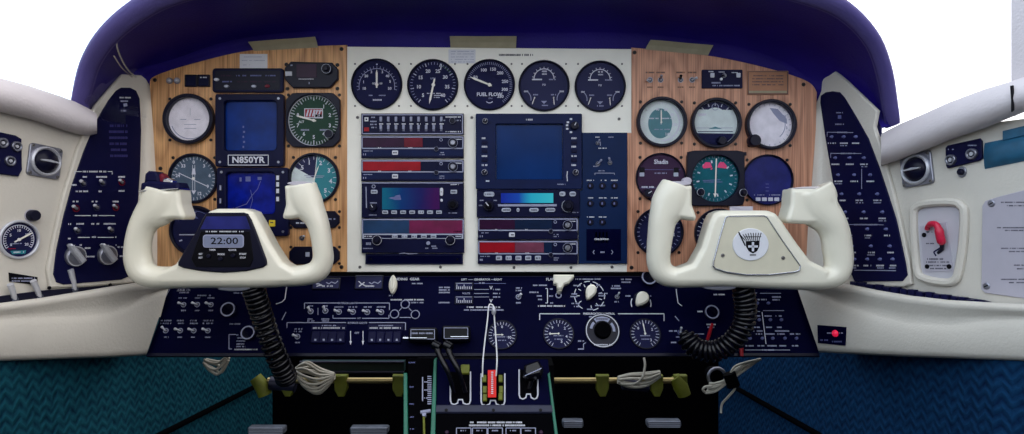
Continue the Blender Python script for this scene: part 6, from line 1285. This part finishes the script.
mb = MB(F, 'apanel'); mb.prism([(1004, 141), (1060, 128), (1060, 118), (1004, 131)], 0, 3, 'tealplast', .8); part('strap_clip', mb, t, F, label='lighter teal clip above the pad')
# recess with the red handle
F = RW.frame(938, 241, .0003); t = thing('handle_recess', 'moulded recess with a hooked red handle on the right wall', 'recess', F); mb = MB(F, 'vinyl')
A = [(916, 204), (930, 199.5), (955, 198.5), (965, 203), (969.5, 213), (968, 245), (963, 275), (957, 284), (945, 286), (925, 282), (916, 274), (913, 250), (911.5, 215)]
loc = [Vector((*mb.T(*p), 0)) for p in A]; Ar = [(p.x, p.y) for p in spline(loc, 52, True)]; Br = inset(Ar, 7.5) if area2(Ar) > 0 else inset(Ar[::-1], 7.5); Ar = Ar if area2(Ar) > 0 else Ar[::-1]
mb.lframe(Ar, Br, 0, 5.5, 'vinyl', 2.2, .2); part('recess_rim', mb, t, F)
mb = MB(None, 'recess'); mb.lprism(inset(Br, .1), 0, .4, 'recess'); part('recess_floor', mb, t, F)
mb = MB(F, 'plac'); mb.prism([(920.5, 226), (947, 222), (953, 265), (953, 271), (926, 272), (924, 264)], .4, 1.2, 'plac', .2); mb.marks(928, 944, 259, 1.5, 1.3, 'dark_ink'); mb.marks(927, 950, 262, 1.3, 1.3, 'dark_ink'); mb.marks(927, 952, 265.5, 1.3, 1.3, 'dark_ink'); mb.marks(931, 947, 268.5, 1.3, 1.3, 'dark_ink'); mb.marks(927, 936, 243.5, 1.2, 1.3, 'dark_ink')
mb.marks(927, 935, 232, 1.2, 1.3, 'dark_ink'); mb.poly([(937, 256), (934.5, 252), (941, 248), (944, 243)], 1.6, 1.3, 'gface'); part('recess_placard', mb, t, F)
for x, y in ((925, 235), (928, 266.5), (950, 266.5)): screw(t, F, x, y, 'black', 2.4, 1.2, 'placard_screw')
mb = MB(F, 'red'); P = [(*F.T(929.5, 229), 3.5), (*F.T(933, 225), 6), (*F.T(940, 224), 8), (*F.T(944.5, 228), 9), (*F.T(946, 238), 8), (*F.T(946.5, 244), 6)]; mb.tube(spline(P, 20), [2.4] * 5 + [3.2] * 8 + [4.0] * 6 + [3.4, 2.6], 'redknob', 12); M['redknob'] = mat('crimson handle', (196, 24, 62), .35); hk = part('red_handle', mb, t, F, label='hooked crimson handle'); mb = MB(F, 'black'); mb.tube([(*F.T(946, 243), 6), (*F.T(944, 249), 3), (*F.T(939, 253), 1.4)], [2.2, 1.8, 1.4], 'bezel', 10); part('handle_link', mb, hk, F)
F = RW.frame(1004, 245, .0003); t = thing('placard', 'large grey placard with corner screws at the right edge of the right wall', 'placard', F); mb = MB(F, 'plac'); mb.prism([(983, 206), (986, 201), (1000, 196.5), (1080, 176), (1080, 306), (986, 293), (982, 289)], 0, 1.5, 'plac', .5)
for y, x in ((204, 1002), (208, 1008), (229, 998), (232.5, 1006), (250, 1002), (254, 1010), (268, 1014), (272, 1018), (281, 1002), (285, 1010)): mb.marks(x, 1060, y - (x - 985) * .1, 1.2, 1.6, 'dark_ink')
part('placard_sheet', mb, t, F)
for x, y in ((992.5, 203.5), (987.5, 286)): screw(t, F, x, y, 'steel', 3.6, 1.5, 'corner_screw')
# strip of ribbed blocks along the right ledge
F = RW.frame(900, 292, .001); t = thing('rib_strip', 'dark ribbed strip along the top of the right ledge', 'strip', F); mb = MB(F, 'navy'); mb.prism([(838, 281.5), (856, 282), (985, 300), (992, 302), (985, 305), (900, 300), (850, 289)], 0, 3, 'navy', .5); part('strip_base', mb, t, F)
for k in range(15):
    u = k / 14; x = 858 + u * 118; y = 284.5 + u * 17.5; mb = MB(F, 'bezel'); mb.prism([(x - 3.2, y - 3.4 - (k % 2)), (x + 3.4, y - 2.6 - (k % 2)), (x + 3.2, y + 3.6), (x - 3.4, y + 2.8)], 3, 8 + (k % 3), 'navy', .9); part('rib_block', mb, t, F)
# red light plate on the right ledge
F = RW.frame(832, 334.5, .0468); t = thing('light_plate', 'small navy plate with one red light on the right ledge face', 'plate', F); mb = MB(F, 'navy2'); mb.prism([(818, 325), (846, 327), (845.5, 345.5), (818.5, 343)], -.8, 1.2, 'navy2', .3); mb.marks(828, 834, 333, 1.2, 1.3, 'ink2'); mb.marks(840, 844, 333, 1.2, 1.3, 'ink2'); mb.marks(821, 829, 340, 1.3, 1.3, 'ink3'); mb.marks(833, 843, 341.5, 1.3, 1.3, 'ink3'); part('face_plate', mb, t, F)
M['redlamp'] = mat('red lamp', (220, 30, 70), .3, emit=.5); q = F.T(836.5, 333.3); mb = MB(None, 'redlamp'); mb.llathe(0, 0, [(3.4, 0), (3.2, 1.6), (2, 2.8), (.7, 3.2)], 'redlamp', 20); part('red_lamp', mb, t, F, (*q, 1.2))

# ================================================================== LIGHT, CAMERA
w = bpy.data.worlds.new('sky'); sc.world = w; w.use_nodes = True; nt = w.node_tree; nt.nodes.clear()
o = nt.nodes.new('ShaderNodeOutputWorld'); b = nt.nodes.new('ShaderNodeBackground'); tc = nt.nodes.new('ShaderNodeTexCoord'); sp = nt.nodes.new('ShaderNodeSeparateXYZ'); r = nt.nodes.new('ShaderNodeValToRGB')
nt.links.new(tc.outputs['Generated'], sp.inputs[0]); mr = nt.nodes.new('ShaderNodeMapRange'); mr.inputs['From Min'].default_value = -1; nt.links.new(sp.outputs['Z'], mr.inputs['Value']); nt.links.new(mr.outputs[0], r.inputs['Fac'])
e = r.color_ramp.elements; e[0].position = .40; e[0].color = (.05, .06, .08, 1); e[1].position = .53; e[1].color = (1, 1, 1.04, 1)
mx = nt.nodes.new('ShaderNodeMapRange'); mx.inputs['From Min'].default_value = -.9; mx.inputs['From Max'].default_value = .9; nt.links.new(sp.outputs['X'], mx.inputs['Value'])
cr = nt.nodes.new('ShaderNodeValToRGB'); cr.color_ramp.elements[0].color = (.74, .88, 1.0, 1); cr.color_ramp.elements[1].color = (1.0, .95, .88, 1); nt.links.new(mx.outputs[0], cr.inputs['Fac'])
ml = nt.nodes.new('ShaderNodeMix'); ml.data_type = 'RGBA'; ml.blend_type = 'MULTIPLY'; ml.inputs['Factor'].default_value = 1.0; nt.links.new(r.outputs['Color'], ml.inputs[6]); nt.links.new(cr.outputs['Color'], ml.inputs[7]); nt.links.new(ml.outputs[2], b.inputs['Color']); b.inputs['Strength'].default_value = 2.3; nt.links.new(b.outputs[0], o.inputs['Surface'])
cam = bpy.data.cameras.new('camera'); co = bpy.data.objects.new('camera', cam); COL.objects.link(co); co.location = CAM; co.rotation_euler = (PI / 2, 0, 0)
cam.sensor_fit = 'HORIZONTAL'; cam.sensor_width = 36; cam.lens = 36 * FP / 1024; cam.clip_start = .02
sc.camera = co
sc.view_settings.view_transform = 'Standard'; sc.view_settings.look = 'None'; sc.view_settings.exposure = 0.0; sc.view_settings.gamma = 1.0; sc.view_settings.use_curve_mapping = False
